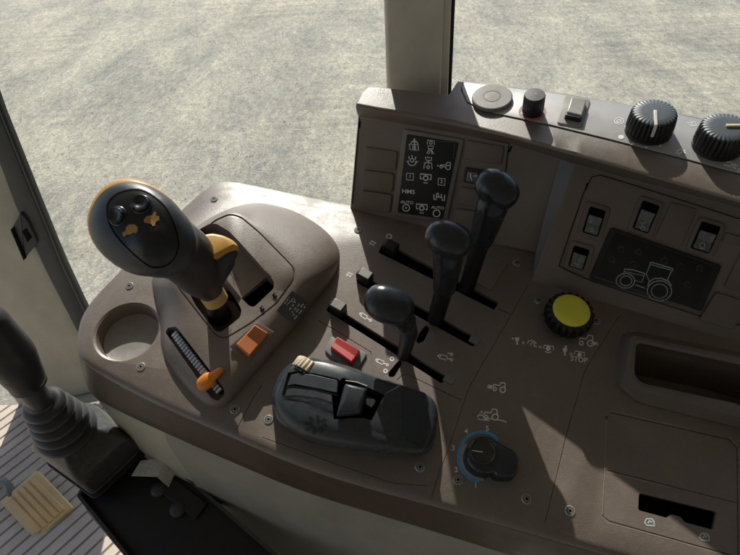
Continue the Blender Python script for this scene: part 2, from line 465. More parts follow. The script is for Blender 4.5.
# ---- screws: one mesh, copied
def screw_mesh():
    mb = lathe((0,0,0),(0,0,1),[(.40,-.05),(.40,.03),(.35,.08),(.26,.08),(.23,.03),(.22,.02)],24,cap=False)
    mb2 = lathe((0,0,0),(0,0,1),[(.215,-.05),(.215,.04),(.18,.09),(.10,.09),(.095,.02),(.0,.0)],6*4,cap=False)
    mb.join(mb2)
    nf = len(mb.f); mb.add([(.12*math.cos(i*PI/3), .12*math.sin(i*PI/3), .095) for i in range(6)], [tuple(range(6))])
    lathe((0,0,0),(0,0,1),[(.30,.085),(.225,.045)],24,mb=mb,cap=False)
    me = bpy.data.meshes.new('screw'); me.from_pydata([p*SC for p in mb.v],[],mb.f); me.materials.append(M['screw']); me.materials.append(M['hole'])
    for p in list(me.polygons)[nf:]: p.material_index = 1
    for p in me.polygons: p.use_smooth = True
    me.set_sharp_from_angle(angle=math.radians(35)); return me
SCREW = screw_mesh()
def place(me, name, p, n, parent, label=None):
    o = bpy.data.objects.new(name, me); COL.objects.link(o); o.parent = parent
    x, y, z = basis(ROT @ n); m = Matrix((x, y, z)).transposed().to_4x4()
    m.translation = W(p) - V(parent['_o']); o.matrix_basis = m
    return o
for u, v in [(214,199),(129.5,286),(141,367),(235,409.5),(268.6,419.6),(358,230),(420,467),(458,480),(526.5,499),(570,511),(517,263),(596,321),(633.5,334),(538.6,300.5)]:
    p, n = TOP.hit(u, v); place(SCREW, 'screw', p, n, con)

# ================================================================== JOYSTICK MOUND
base_px = [(149,276),(157,303),(161,328),(160,346),(168,366),(188,392),(206,406),(219,409),(231,403),(245,385),(290,334),(313,304),(336,277),(341,256),(337,244),(326,230),(302,214),(277,205),(255,202),(229,208),(204,221),(172,246)]
plate_px = [(176,286),(205,323),(217,337),(226,339),(251,324),(277,304),(295,279),(295,268),(260,232),(241,216),(230,213),(214,220),(190,244),(174,262)]
def ray_poly(c, ang, poly):
    d = V((math.cos(ang), math.sin(ang))); best = None
    for i in range(len(poly)):
        a = V(poly[i]) - V(c); b = V(poly[(i+1) % len(poly)]) - V(c); e = b - a
        den = d.x*e.y - d.y*e.x
        if abs(den) < 1e-9: continue
        t = (a.x*e.y - a.y*e.x)/den; s = (a.x*d.y - a.y*d.x)/den
        if t > 0 and -1e-6 <= s <= 1+1e-6: best = t if best is None else max(best, t)
    return V(c) + d*best
MC = (236, 288)
bs = [tuple(p) for p in chaikin([V(p) for p in base_px], 3)]
ps = rounded(plate_px, 5)
NA = 144
bpx = [ray_poly(MC, 2*PI*i/NA, bs) for i in range(NA)]
ppx = [ray_poly(MC, 2*PI*i/NA, ps) for i in range(NA)]
def zt(v): 
    return 1.9 + (339 - v) * .0165
rows = [[pt(*p, -.3) for p in bpx]]
K = 14
for k in range(K+1):
    s = k/K
    row = []
    for b, p in zip(bpx, ppx):
        q = b.lerp(p, s**1.15); z = max(.0, zt(p.y)) * (math.sin(s*PI/2) ** .72)
        row.append(pt(q.x, q.y, z))
    rows.append(row)
def pring(sc, dz): return [pt(MC[0]+(p.x-MC[0])*sc, MC[1]+(p.y-MC[1])*sc, zt(p.y)+dz) for p in ppx]
rows += [pring(.993,-.10), pring(.980,-.10), pring(.972,.02), pring(.955,.05), pring(.6,.05), pring(.3,.05)]
mound = MB().loft(rows, True, True, True)
SM = Surf(mound, 2)
open1 = [(180,276),(186,270),(227,284),(241.5,309),(240.5,317),(221,332),(215,331),(196,306)]
open2 = [(199,229),(215,223),(229,231),(274,281),(274,288),(254,307),(249,306),(224,276),(200,244)]
open2deep = [(240,296),(266,276.5),(273,282),(273,288),(254,305.5),(249.5,304.5)]
slotpx = [(165.5,332.5),(168,327.5),(176,326.5),(223.5,388),(224.5,395),(217.5,401),(211,398)]
mound = cut(mound, vprism(open1, SM, -1, 9, 3))
# second opening: shallow shelf then deep pit
P2 = [SM.hit(*p)[0] for p in rounded(open2, 3)]
P2 = orient(P2, V((0,0,1)))
mound = cut(mound, MB().loft([[p + V((0,0,-1.1)) for p in P2], [p + V((0,0,5)) for p in P2]], True, True, True))
mound = cut(mound, vprism(open2deep, ZP(2.2), -.2, 6, 0))
mound = cut(mound, vprism(slotpx, SM, .1, 9, 2))
mound.build('joystick_shroud', 'brown', con, sharp=30)
SM2 = Surf(mound, 2)
vprism(shrink(open1,1.0), ZP(2), -.4, -.25, 1).build('opening_shade','hole',con)  # near-black floors stand for the shade deep in the openings
plate(open2deep, ZP(1.0), -.95, -.9, 1, .01).build('opening_shade','hole',con)
def shade_walls(px, surf, z0, z1, name='opening_shade', ins=.03):  # near-black walls that paint depth shade into a cut opening
    P = orient([V((h.x,h.y,0)) for h in [surf.hit(*p)[0] for p in px]], V((0,0,1))); P = poly_inset(P, ins, V((0,0,1)))
    MB().loft([[V((p.x,p.y,z0)) for p in P],[V((p.x,p.y,z1)) for p in P]],True,True,False).build(name,'hole',con)
shade_walls(rounded([(639,493),(717,512),(713,530),(684,522),(681,517),(671,514),(667,518),(638,510)],2.5), TOP, -1.35, -.28)
shade_walls(rounded([(420,332),(426,325),(430,328),(424,341),(418,344),(416,340)],2), TOP, -1.4, -.12, 'slot_shade'); shade_walls(rounded([(398,361),(401,360),(402,364),(394,377),(389,377),(388,373)],2), TOP, -1.4, -.12, 'slot_shade')
shade_walls(rounded(open1,3), SM, -.9, 1.75); shade_walls(rounded(open2deep,.5), ZP(2.2), -.15, 1.5)
for s_ in (slot1,slot2,slot3): shade_walls(rounded(s_,1.5), TOP, -3.0, -.35, 'slot_shade')
# moulded strips and icons on the shroud
mb = stroke(zl(200,250,6.167,[(185,125),(235,185)]),3.2,SM2,.05); stroke(zl(200,250,6.167,[(190,125),(215,210),(232,205)]),.7,SM2,.05,mb)
mb.build('pictogram','cover',con)
mb = MB()
for x, y in ((460,285),(383,365)):
    c = (200+x/6.167, 250+y/6.167)
    decal(rounded([(c[0]-2.6,c[1]-1),(c[0]+.4,c[1]-3.6),(c[0]+3,c[1]+.5),(c[0]+0,c[1]+3.4)],1), SM, .07, mb); flush(con,'hole')
mb = MB()
for x, y in ((466,277),(388,358)):
    c = (200+x/6.167, 250+y/6.167); decal([(c[0]-1.2,c[1]-.4),(c[0]+.2,c[1]-1.6),(c[0]+1.2,c[1]+.4),(c[0]-.1,c[1]+1.4)], SM, .085, mb); flush(con,'glyphdim')
# warning sticker
st = zl(200,250,6.167,[(565,250),(668,325),(575,455),(470,375)])
lbm = plate(st, SM, .0, .06, 1, .015); lb = lbm.build('warning_label', plastic('slate_label', (.075,.095,.105), .35, 700,.05,.1), con)
stp = SM.hit(285,307.5); cpl = Surf(lbm, 2)
mb = MB()
for t, x, y, h in (('STOP',528,322,3.2),('KEYS',540,350,2.6),('MOTOR',590,365,2.8),('OFF',605,385,2.8),('RUN',622,405,2.8)):
    textmesh(t, 200+x/6.167, 250+y/6.167, h, -50, cpl, .04, mb)
mb = MB()
for (x0,y0,x1,y1) in ((520,330,552,290),(533,340,560,312),(550,368,590,318),(566,385,615,330),(572,402,640,330),(580,425,650,345)):
    k = 7
    for i in range(k):
        if (i*7+x0) % 3 == 0: continue
        a = V((x0,y0)).lerp(V((x1,y1)), i/k); b = V((x0,y0)).lerp(V((x1,y1)), (i+.7)/k)
        stroke([(200+a.x/6.167,250+a.y/6.167),(200+b.x/6.167,250+b.y/6.167)],1.2,cpl,.03,mb)
stroke(circ(200+575/6.167,250+310/6.167,1.6,10),.6,cpl,.03,mb,True)
o = mb.build('label_text','glyph',lb)
# throttle slider: ribbed bar in the slot + orange lever
pa, na = SM.hit(172,333); pb, nb_ = SM.hit(218,392)
ax = (pb - pa).normalized(); nn = (na + nb_).normalized(); nn = (nn - ax*nn.dot(ax)).normalized(); sd = nn.cross(ax)
L_ = (pb-pa).length
sl = box(pa.lerp(pb,.5) - nn*.62, (ax, sd, nn), (L_*.5, .25, .2)).build('slider_track','tray',con)
mb = MB(); k = 22
for i in range(k):
    t = (i+.5)/k; arch = .16*math.sin(PI*t)
    box(pa.lerp(pb,t) + nn*(-.26+arch) + sd*.05, (ax, sd, nn), (L_/k*.36, .30, .16), mb)
mb.build('rib','ribbed',sl, bevel=.04)
lev = MB()
g0 = SM.hit(203,385)[0] + nn*.15; g1 = SM.hit(222,372)[0] + nn*.55
g1 = g1 + (g1-g0)*.12
ellipsoid(g0.lerp(g1,.22), ((g1-g0).normalized(), nn.cross((g1-g0).normalized()), nn), (.88,.62,.5), lev, .8)
chain(g0.lerp(g1,.25), .5, g1, .27, 8, lev)
lab(blob(lev,.07,8).build('throttle_lever','orange',con,sharp=180), 'orange thumb lever on a ribbed slider')
# orange rocker on the flank
rk = zl(70,260,3.364,[(557,288),(622,220),(668,250),(603,330)])
bz = zl(70,260,3.364,[(535,290),(628,208),(690,243),(600,350)])
rb_ = plate(bz, SM, -.1, .12, 3, .06).build('rocker_switch','cover',con)
def rocker(px, surf, par, mat, h=.55, tilt=.25, name='button', r=1.5, base=.0):
    """wedge rocker: px = near-left, far-left, far-right, near-right; high end at far"""
    px = [V(p) for p in px]
    if isinstance(surf, Surf):
        c = sum(px, V((0,0)))/4; o, n = surf.hit(c.x, c.y); nn = V((0,0,0))
        for p in px: nn += surf.hit(p.x, p.y)[1]
        surf = Plane(o, nn)
    P = [surf.hit(*p)[0] for p in px]; n = surf.n
    m1, m2 = P[0].lerp(P[1],.5), P[3].lerp(P[2],.5)
    ins = .05
    cen = sum(P, V((0,0,0)))/4
    def up(p, h_, k=ins): return p.lerp(cen, k) + n*h_
    rows = [[p + n*base for p in (P[0],m1,P[1],P[2],m2,P[3])],
            [up(P[0],h), up(m1,h-tilt), up(P[1],h,ins), up(P[2],h,ins), up(m2,h-tilt), up(P[3],h)]]
    m_ = MB().loft(rows, True, True, False); m_.f += [(6,7,10,11),(7,8,9,10)]
    return m_.build(name, mat, par, sharp=20, bevel=.09)
lab(rocker([rk[0],rk[1],rk[2],rk[3]], SM, rb_, 'rocker', .66, .22, base=.05), 'orange rocker button')

# ================================================================== JOYSTICK HANDLE
hc = pt(139, 229, 12.6)
a = math.radians(-32); e1 = (RT*math.cos(a) + UC*math.sin(a)); e2 = FW.cross(e1) * -1; e3 = -FW
e3 = (e3 + V((-.16,.02,0))).normalized(); e1 = (e1 - e3*e1.dot(e3)).normalized(); e2 = e3.cross(e1)
col_p = pt(213.5, 296, 5.0)
hb = MB()
ellipsoid(hc, (e1,e2,e3), (3.85,3.12,1.75), hb, .93)
ellipsoid(hc + e1*.9 - e3*.5, (e1,e2,e3), (3.6,2.8,1.6), hb)
n0 = pt(184,254,9.6)
chain(hc + e1*1.5 - e3*.6, 2.5, n0, 2.2, 12, hb)
n1_ = pt(200,276,7.2)
chain(n0, 2.2, n1_, 1.7, 10, hb)
chain(n1_, 1.7, col_p + V((-.1,.1,.6)), .95, 10, hb)
hook0 = pt(206,262,7.8); hook1 = pt(229,253,8.4)
chain(hook0, 1.3, hook1, .68, 9, hb)
chain(pt(212,277,6.6), 1.1, pt(226,262,7.7), .75, 9, hb)
chain(pt(212,268,7.3), 1.25, pt(235.5,252.5,8.5), .30, 12, hb)
hb = blob(hb, .15, 10)
joy = hb.build('joystick', 'black', con, sharp=180); lab(joy, 'large black joystick grip leaning left over the shroud')
SH = Surf(hb, 12)
tr = MB(); ellipsoid(hc + RT*-.46 + UC*.22 - e3*.48, (e1,e2,e3), (3.88,3.18,1.25), tr, .9)
tr.build('trim_band', 'trim', joy, sharp=180)
fl = zl(80,160,3.7,[(100,170),(118,140),(150,120),(190,110),(235,112),(300,155),(332,200),(352,250),(366,310),(355,355),(325,388),(285,398),(250,390),(180,330),(135,280),(108,235)])
fl = [tuple(p) for p in chaikin([V(p) for p in fl],2)]
stroke(fl,1.3,SH,.07,None,True).build('insert_joint','hole',joy,sharp=180)
rings(fl, SH, .05, 10).build('grip_face', plastic('smooth_black_insert',(.012,.014,.017),.30,1500,.08,.03), joy, sharp=180)
def sphere_btn(u,v,r,h,par):
    p, n = SH.hit(u,v)
    o = lathe(p, n, [(r*1.18,-.05),(r*1.18,.07),(r*1.04,.12),(r*.98,.06),(r*.97,h*.5),(r*.85,h*.78),(r*.62,h*.74),(r*.5,h*.62),(r*.1,h*.56)], 32).build('button','knob',par,sharp=60)
    mb = MB(); x,y,_ = basis(n)
    return o
b1 = sphere_btn(118,216,.60,.50,joy); sphere_btn(141.5,204.5,.62,.55,joy)
mb = MB()
for x,y in ((136,205),(150,222),(128,225),(145,195)):
    p = zc(80,160,3.7)(x,y); stroke([ (p[0]-1.5,p[1]), (p[0]+1.5,p[1]-.6)], .7, SH, .5, mb)
# turtle and hare in tan
def tz(pts, k_=1.35):
    cx_ = sum(p[0] for p in pts)/len(pts); cy_ = sum(p[1] for p in pts)/len(pts)
    return zl(80,160,3.7,[(cx_+(x-cx_)*k_, cy_+(y-cy_)*k_) for x,y in pts])
mb = rings(tz([(168,275),(166,268),(176,262),(176,254),(184,246),(198,245),(208,252),(209,263),(204,270),(196,268),(190,273),(180,272),(172,279)]), SH, .09, 3); flush(joy,'tan')
rings(tz([(246,222),(254,212),(268,210),(274,199),(280,203),(277,210),(287,212),(288,222),(278,228),(276,238),(270,240),(266,234),(254,232),(248,230)]), SH, .09, 3, mb)
mb.build('pictogram','tan',joy)
# thumb paddle (ochre) on the hook
pdl = Plane(pt(215,245,9.35), -FW + V((.15,.45,.1)))
pdm = plate([(192,240),(200,235),(212,232.5),(224,235),(234,240),(239.5,246.5),(226,252),(213,259),(204,262),(196,256)], pdl, -.8, .12, 4, .32, seg=6)
pdm.build('thumb_paddle','trim',joy,sharp=80)
# collar and shaft
axc = (n0 - col_p).normalized()
lathe(col_p + V((0,0,-.1)), axc, [(.93,-.55),(1.0,-.5),(1.02,.1),(1.0,.5),(.92,.55)], 40).build('collar','collar',joy,sharp=40)
tube([col_p, pt(218,312,1.5), pt(221,318,-1)], [.8,.95,1.15], 20).build('shaft','tray',joy)

# ================================================================== LEVERS
def lever(name_label, base, head, hr, tilt, necks, mat='knob', shaftpx=None, tip=1.0):
    B0 = pt(*base[:2], -2 if len(base) < 3 else base[2]); Hd = pt(*head)
    a = math.radians(tilt); x = RT*math.cos(a) - UC*math.sin(a); y = UC*math.cos(a) + RT*math.sin(a); z = -FW
    mb = MB(); ellipsoid(Hd, (x, y, z), hr, mb, .88)
    pts = [pt(*n[:3]) for n in necks]
    prev = Hd; pr = hr[1]*.8
    for p, n in zip(pts, necks):
        chain(prev, pr, p, n[3], 9, mb); prev = p; pr = n[3]
    o = blob(mb, .12, 8).build('lever','%s' % mat, con, sharp=180); lab(o, name_label)
    return o, prev, B0
A_ = V((.843,-.538,0)); B_ = V((.538,.843,0))
o, e, b0 = lever('tall rear lever with rounded slate black knob', (466,291), (497,189,10.6), (1.88,1.42,1.35), 35, [(492,207,9.1,1.32),(482,238,5.8,1.08)])
tube([e, pt(466,290,-.2), pt(465,292,-2)], [.78,.72,.7], 12).build('shaft','tray',o)
o, e, b0 = lever('middle lever with rounded slate black knob', (435,323), (448.5,239,9.6), (1.88,1.42,1.35), 22, [(448,259,7.6,1.22),(444.5,287,4.4,1.0)])
tube([e, pt(436,318,.6), pt(434,323,-2)], [.78,.74,.7], 12).build('shaft','tray',o)
o, e, b0 = lever('short front lever with broad slate black knob', (405,357), (389,305,6.3), (2.05,1.55,1.35), 22, [(404,321,4.6,1.0)])
tube([pt(406,321,4.7), pt(409,333,3.2), pt(405,350,.9), pt(404,357,-.3), pt(404,358,-2)], [.82,.74,.60,.60,.6], 14).build('shaft','black',o,sharp=180)
# lever stops at the slot ends
def stop(u, v, mat, lbl, s=1.0):
    c = pt(u, v, .55); mb = MB(); box(c, (A_, B_, V((0,0,1))), (.68*s,.50*s,.62), mb); box(c - A_*.72*s + V((0,0,-.15)), (A_, B_, V((0,0,1))), (.16,.30,.42), mb)
    o = mb.build('lever_stop', 'tray', con, bevel=.12)
    c2 = c + V((0,0,.64)); m2 = MB(); box(c2 + A_*.05, (A_, B_, V((0,0,1))), (.56*s,.42*s,.06), m2)
    m2.build('cap', mat, o, bevel=.05); lab(o, lbl)
stop(391,248,'tray','black slide stop of the rear lever slot'); stop(365,277,'silverbtn','pale topped slide stop of the middle lever slot'); stop(338,308,'silverbtn','pale topped slide stop of the front lever slot')
for u,v in ((474.5,340.5),(449,380)):
    box(pt(u,v,-.05), (A_,B_,V((0,0,1))), (.45,.34,.14)).build('slot_end_block','greybase',con,bevel=.05)

# printed pictograms on the tray
mb = MB(); g = lambda pts: zl(320,230,4.11,pts)
def cyl_icon(o, s, ang, arrow=0):
    c, sn = math.cos(ang), math.sin(ang)
    T = lambda x, y: (o[0] + (x*c - y*sn)*s, o[1] + (x*sn + y*c)*s)
    stroke([T(-4,-2),(T(3,-2)),T(3,2),T(-4,2)], 1.0, TOP, .02, mb, True)
    stroke([T(-7,0),T(-4,-2)],1.0,TOP,.02,mb); stroke([T(-7,0),T(-4,2)],1.0,TOP,.02,mb)
    stroke([T(3,0),T(7,0)],1.1,TOP,.02,mb); stroke([T(*q) for q in circ(8.3,0,1.3,8)],.9,TOP,.02,mb,True)
    if arrow:
        stroke([T(2,-5.5),T(8,-5.5)],1.0,TOP,.02,mb); stroke([T(5.5,-7.5),T(8.2,-5.5),T(5.5,-3.5)],1.0,TOP,.02,mb)
cyl_icon((444,357.5), .95, math.radians(17), 1); flush(con)
cyl_icon((381,362), .85, math.radians(24)); flush(con)
stroke(circ(392,359,1.8,8),1.2,TOP,.02,mb,True); flush(con); stroke(circ(385.5,371,1.8,8),1.2,TOP,.02,mb,True); flush(con)
cyl_icon((364.5,316.5), .85, math.radians(34)); flush(con)
for u,v in ((372,243.5),(349,275)):
    for a,b in (((-3,-1),(2,2)),((-1,-3),(4,0)),((-2.5,1.5),(.5,-3)),((.8,2.6),(3.4,-1.6))): stroke([(u+a[0],v+a[1]),(u+b[0],v+b[1])],.8,TOP,.02,mb)
    flush(con)
stroke(circ(389,236.5,2.6,12,2.2),1.0,TOP,.02,mb,True); flush(con)
# PTO row
q = zc(480,270,3.7)
def S(pts,w=.9,cl=False): stroke([q(*p) for p in pts],w,TOP,.02,mb,cl)
def hand(x,y):
    decal([q(*p) for p in [(x-9,y-12),(x+9,y-12),(x+7,y-2),(x+3,y+3),(x+2,y+10),(x+7,y+14),(x-7,y+14),(x-2,y+10),(x-3,y+3),(x-7,y-2)]], TOP, .02, mb)
def arrows(x,y):
    S([(x-18,y+4),(x-14,y-8),(x-4,y-14),(x+6,y-13),(x+14,y-6),(x+18,y+4)],.9); S([q_ for q_ in [(x+8,y+2),(x+18,y+4),(x+22,y-6)]],.8)
    decal([q(x+7*math.cos(t*PI/5),y+2+7*math.sin(t*PI/5)) for t in range(10)][::-1], TOP, .02, mb)
hand(137,262); S([(118,252),(124,256)],1.4); S([(155,268),(165,270)],.8); S([(160,264),(160,275)],.8)
S([(176,272),(180,263),(190,261),(200,264),(208,274)],1.0); S([(190,280),(186,274),(192,268),(200,272),(200,282)],.9); S([(200,282),(210,284)],1.2)
S([(217,282),(228,284)],.7); S([(217,287),(228,289)],.7); S([(236,292),(236,279),(272,283),(271,297)],1.0); decal([q(*c) for c in circ(252,291,9,10)],TOP,.02,mb); S([(240,302),(252,306),(264,303)],.9); flush(con)
hand(314,302); S([(317,280),(317,290)],2.2); S([(331,308),(342,310)],.7); S([(331,314),(342,316)],.7)
S([(350,312),(352,300),(386,306),(385,320)],1.0); decal([q(*c) for c in circ(368,314,8,10)],TOP,.02,mb)
textmesh('STOP', q(366,332)[0], q(366,332)[1], 5.0, 8, TOP, .02, mb); flush(con)
def tractor(x,y,s,ang=6,surf=TOP,off=.02,w=.9,m=None):
    m = m or mb
    c,sn = math.cos(math.radians(ang)), math.sin(math.radians(ang))
    T = lambda a,b: (x+(a*c-b*sn)*s, y+(a*sn+b*c)*s)
    stroke([T(*p) for p in circ(5,2,3.2,12)],w,surf,off,m,True); stroke([T(*p) for p in circ(-4.5,3.2,2,10)],w,surf,off,m,True)
    stroke([T(-7,.5),T(-6.5,-2),T(0,-2),T(1.5,-6),T(6,-6),T(7,-1.5)],w,surf,off,m)
tractor(480+392/3.7,270+262/3.7,.95,8,w=1.3); S([(410,275),(416,268),(434,270),(434,280)],1.1); decal([q(*c) for c in circ(424,273,6,8)],TOP,.02,mb); flush(con)
tractor(480+70/3.7,270+434/3.7,.85,12,w=1.2); S([(28,438),(30,426),(50,430),(50,442)],1.1); decal([q(*c) for c in circ(38,434,7,8)],TOP,.02,mb); flush(con)
q = zc(400,405,3.7)
tractor(400+335/3.7,405+36/3.7,.95,5,w=1.3)
S([(286,44),(292,36),(304,38),(310,46),(324,50),(350,54),(380,58),(394,64)],1.0); S([(288,52),(300,55),(330,58)],.8); S([(296,30),(300,22),(306,32)],.8); flush(con)
for t,(x,y) in zip('12345',((280,298),(208,240),(197,160),(245,98),(323,88))):
    textmesh(t, q(x,y)[0], q(x,y)[1], 5.2, 0, TOP, .02, mb); flush(con, name='dial_number')
mb = MB(); q = zc(540,405,3.7)
for (x,y) in ((405,433),(608,488)):
    S([ (x-18,y+2),(x-12,y-12),(x+8,y-12),(x+16,y-2),(x+18,y+14),(x-10,y+12)],1.6,True); S([(x-6,y+4),(x,y-5),(x+8,y+2)],1.8); flush(con, 'wornglyph')
# faint ring marks
mb = stroke(circ(529.5,360,8,24,5.5,rot=14), .6, TOP, .015, None, True); mb.build('ring_mark','cover',con)
mb = stroke(circ(526.5,468.5,7.4,24), .7, TOP, .015, None, True); mb.build('ring_mark','rim',con)
# pale edge wear along the lower cover
mb = MB()
for s in ([(606,420),(604.5,470),(602.5,514)],[(603,518),(609,523),(670,539.5),(737,559)],[(730,438),(737,446)],[(612,411),(650,420),(690,429)],[(607,472),(670,487.5)]):
    stroke(s,.55,TOP,.012,mb); flush(con,'rubbed','edge_wear')

# raised small pad near riser step
plate(zl(460,210,5.286,[(135,232),(252,285),(165,430),(68,375)]), TOP, -.05, .10, 2.5, .06).build('blank_pad','riser',con)

# ================================================================== RED ROCKER
rb2 = plate(zl(250,330,3.7,[(275,80),(300,25),(435,90),(400,150),(330,128)]), TOP, -.05, .22, 3, .1).build('rocker_switch','greybase',con); lab(rb2,'red rocker switch in a worn grey surround')
rocker(zl(250,330,3.7,[(297,75),(322,35),(410,88),(378,135)]), ZP(.2), rb2, 'red', .75, .12, base=-.1)

# ================================================================== HAND THROTTLE / HITCH CONTROL (slate housing)
hb_px = [(271,402),(272,391),(280,372),(294,360),(317,357),(340,363),(372,374),(399,384),(424,392),(436,401),(439,419),(433,450),(418,457),(385,453),(331,447),(297,438),(277,418)]
ht_px = [(279,396),(281,387),(289,372),(300,364),(318,362),(340,367),(372,378),(399,388),(420,396),(427,404),(426,418),(419,438),(410,441),(384,434),(332,413),(300,400),(284,399)]
hbp = chaikin([V(p) for p in hb_px],3); htp = chaikin([V(p) for p in ht_px],3)
def hz(u): 
    t = max(0,min(1,(u-280)/150)); return 3.0 + 1.0*math.sin(PI*min(1,t*1.05)*.95) - 1.1*t
rows = [[pt(p.x,p.y,-.1) for p in hbp]]
for k in range(1,11):
    s = k/10
    rows.append([pt(*(b.lerp(p, s**1.9)), max(.0, hz(p.x)*(math.sin(s*PI/2)**.5))) for b,p in zip(hbp,htp)])
cenx = V((355,395))
for s, dz in ((.93,.08),(.6,.14),(.3,.16)):
    rows.append([pt(*(cenx.lerp(p,s)), hz(cenx.x+(p.x-cenx.x)*s)+dz) for p in htp])
hs = MB().loft(rows, True, True, True)
SHS = Surf(hs, 3)
# channel and pit
z_ = lambda pts: zl(250,330,3.7,pts)
hs = cut(hs, vprism(z_([(118,240),(140,158),(170,152),(240,160),(330,182),(330,240),(240,222),(160,208),(140,212),(128,246)]), SHS, 2.75, 9, 1))
hs = cut(hs, vprism(z_([(300,215),(345,175),(498,240),(450,335),(420,325),(310,330)]), SHS, 1.2, 9, 1))
PITPX = z_([(300,215),(345,175),(498,240),(450,335),(420,325),(310,330)])
hsg = hs.build('hitch_control', 'slate', con, sharp=34); lab(hsg, 'slate grey hitch control housing with thumb slider')
SHS2 = Surf(hs, 3)
Pp = orient([V((h.x,h.y,0)) for h in [SHS.hit(*p)[0] for p in rounded(PITPX,1)]], V((0,0,1))); Pp = poly_inset(Pp,.04,V((0,0,1)))
MB().loft([[V((p.x,p.y,1.25)) for p in Pp],[V((p.x,p.y,2.6)) for p in Pp]],True,True,False).build('pit_shade','hole',hsg)  # black insert paints the pit's shade over its lit bottom
# inner strip panels (raised, follow the arch)
def strip(px, h0, h1, mat, name, r=1.5):
    mb = MB(); pr = densify(rounded(z_(px), r, 3), 3)
    P = [SHS.hit(*p) for p in pr]; bot = [h[0] + V((0,0,h0)) for h in P]; topp = [h[0] + V((0,0,h1)) for h in P]
    mb.loft([bot, topp], True, True, True); return mb.build(name, mat, hsg, sharp=40, bevel=.05)
strip([(138,206),(152,165),(178,160),(240,167),(325,187),(322,232),(240,214),(165,200)], -.8, .02, 'slate', 'slide_panel')
# thin black joint lines that really read in the photo
mb = stroke(z_([(134,214),(160,210),(240,220),(325,242)]),1.1,SHS,.035); flush(hsg,'hole','joint_line'); stroke(z_([(122,240),(130,246),(180,243),(260,256),(320,275)]),.8,SHS,.035,mb); flush(hsg,'hole','joint_line'); stroke(z_([(556,202),(552,250)]),.7,SHS,.035,mb)
mb.build('joint_line','hole',hsg)
# thumb slider block
c3 = SHS.hit(250+372/3.7,330+235/3.7)[0]
sb = MB(); top = [pt(*p,5.3) for p in z_([(352,196),(436,216),(425,262),(352,240)])]
low = [pt(*p,4.4) for p in z_([(352,196),(436,216),(398,318),(318,330)])]
rows = [[pt(*p,1.6) for p in z_([(350,215),(430,235),(420,318),(345,310)])],
        [pt(*p,3.9) for p in z_([(348,212),(430,232),(405,312),(318,322)])],
        [pt(*p,4.5) for p in z_([(351,198),(436,216),(404,304),(322,312)])],
        [pt(*p,4.9) for p in z_([(360,200),(428,218),(412,268),(350,250)])]]
MB().loft(rows, True, True, True).build('thumb_slider','slate',hsg,sharp=30,bevel=.16)
mb = stroke(z_([(354,190),(395,196),(434,210)]),.8,ZP(4.75),.2)
mb.build('worn_edge',simple('rubbed_pale_edge',(.5,.5,.45),.6),hsg)
box(pt(*z_([(440,275)])[0],2.4),(A_,B_,V((0,0,1))),(.5,.35,.7)).build('bracket','tray',hsg,bevel=.06)
# knurled wheel
wa = pt(*z_([(180,140)])[0],3.3); wb = pt(*z_([(250,146)])[0],3.4)
wd = B_; 
wh = lathe(pt(*z_([(213,148)])[0],2.35) - B_*.33, B_, [(1.2,-.12),(1.3,-.05),(1.3,.75),(1.2,.82)], 96, (22,.10,1,2)).build('thumb_wheel','cream',hsg,sharp=50)
lathe(pt(*z_([(213,148)])[0],2.35) - B_*.55, B_, [(1.15,-.15),(1.18,-.1),(1.18,.02)], 72, (26,.12,1,2)).build('wheel_gear','tray',hsg,sharp=40)
# flat lid at the rear
lid = z_([(497,236),(556,203),(650,232),(664,268),(642,428),(600,414),(505,378),(478,345)])
pl = Plane(pt(*z_([(500,245)])[0],3.35), (V((.10,-.22,1))))
plate(lid, pl, -1.6, .05, 2, .12).build('rear_lid','slate',hsg,sharp=35)
plate(z_([(557,206),(650,234),(663,268),(641,427),(562,400)]), Plane(pl.o+pl.n*.05,pl.n), -.05, .05, 2, .04).build('lid_insert','shiny',hsg)
plate(z_([(450,338),(492,250),(500,262),(478,345),(505,376),(505,382),(452,345)]), pl, -.9, .0, 1,.04).build('lid_edge','greybase',hsg)
# side details: light thumb tab and embossed rosette
sd_ = MB(); c0 = pt(*z_([(132,325)])[0],1.6); ellipsoid(c0,( (pt(*z_([(165,340)])[0],1.4)-pt(*z_([(105,300)])[0],1.6)).normalized(), UC, -FW),(1.05,.62,.62),sd_,.8)
sd_.build('side_tab',plastic('grey_tab_plastic',(.085,.10,.11),.45,1200,.2,.1),hsg,sharp=180)
mb = MB(); cx, cy = z_([(245,350)])[0]
for i in range(8):
    a0 = i*PI/4+.2; stroke([(cx+5*math.cos(a0), cy+4*math.sin(a0)),(cx+12*math.cos(a0), cy+9*math.sin(a0))],3.0,SHS2,.09,mb)
mb.build('rosette','tray',hsg)

# ================================================================== PTO KNOB
pc = pt(565,321,0)
pto = lathe(pc, (0,0,1), [(1.55,-.05),(1.62,.0),(1.55,.35),(1.5,.5)], 48).build('pto_knob','tray',con); lab(pto,'yellow capped fluted push knob')
lathe(pc, (0,0,1), [(1.9,.45),(2.08,.55),(2.12,.9),(2.12,1.55),(2.02,1.78),(1.80,1.9),(1.4,1.92)], 120, (20,.13,1,5)).build('grip_ring','tray',pto,sharp=60)
lathe(pc+V((0,0,.02)), (0,0,1), [(1.60,1.7),(1.60,1.94),(1.55,1.99),(1.0,2.02),(.1,2.03)], 64).build('cap','yellow',pto,sharp=60)

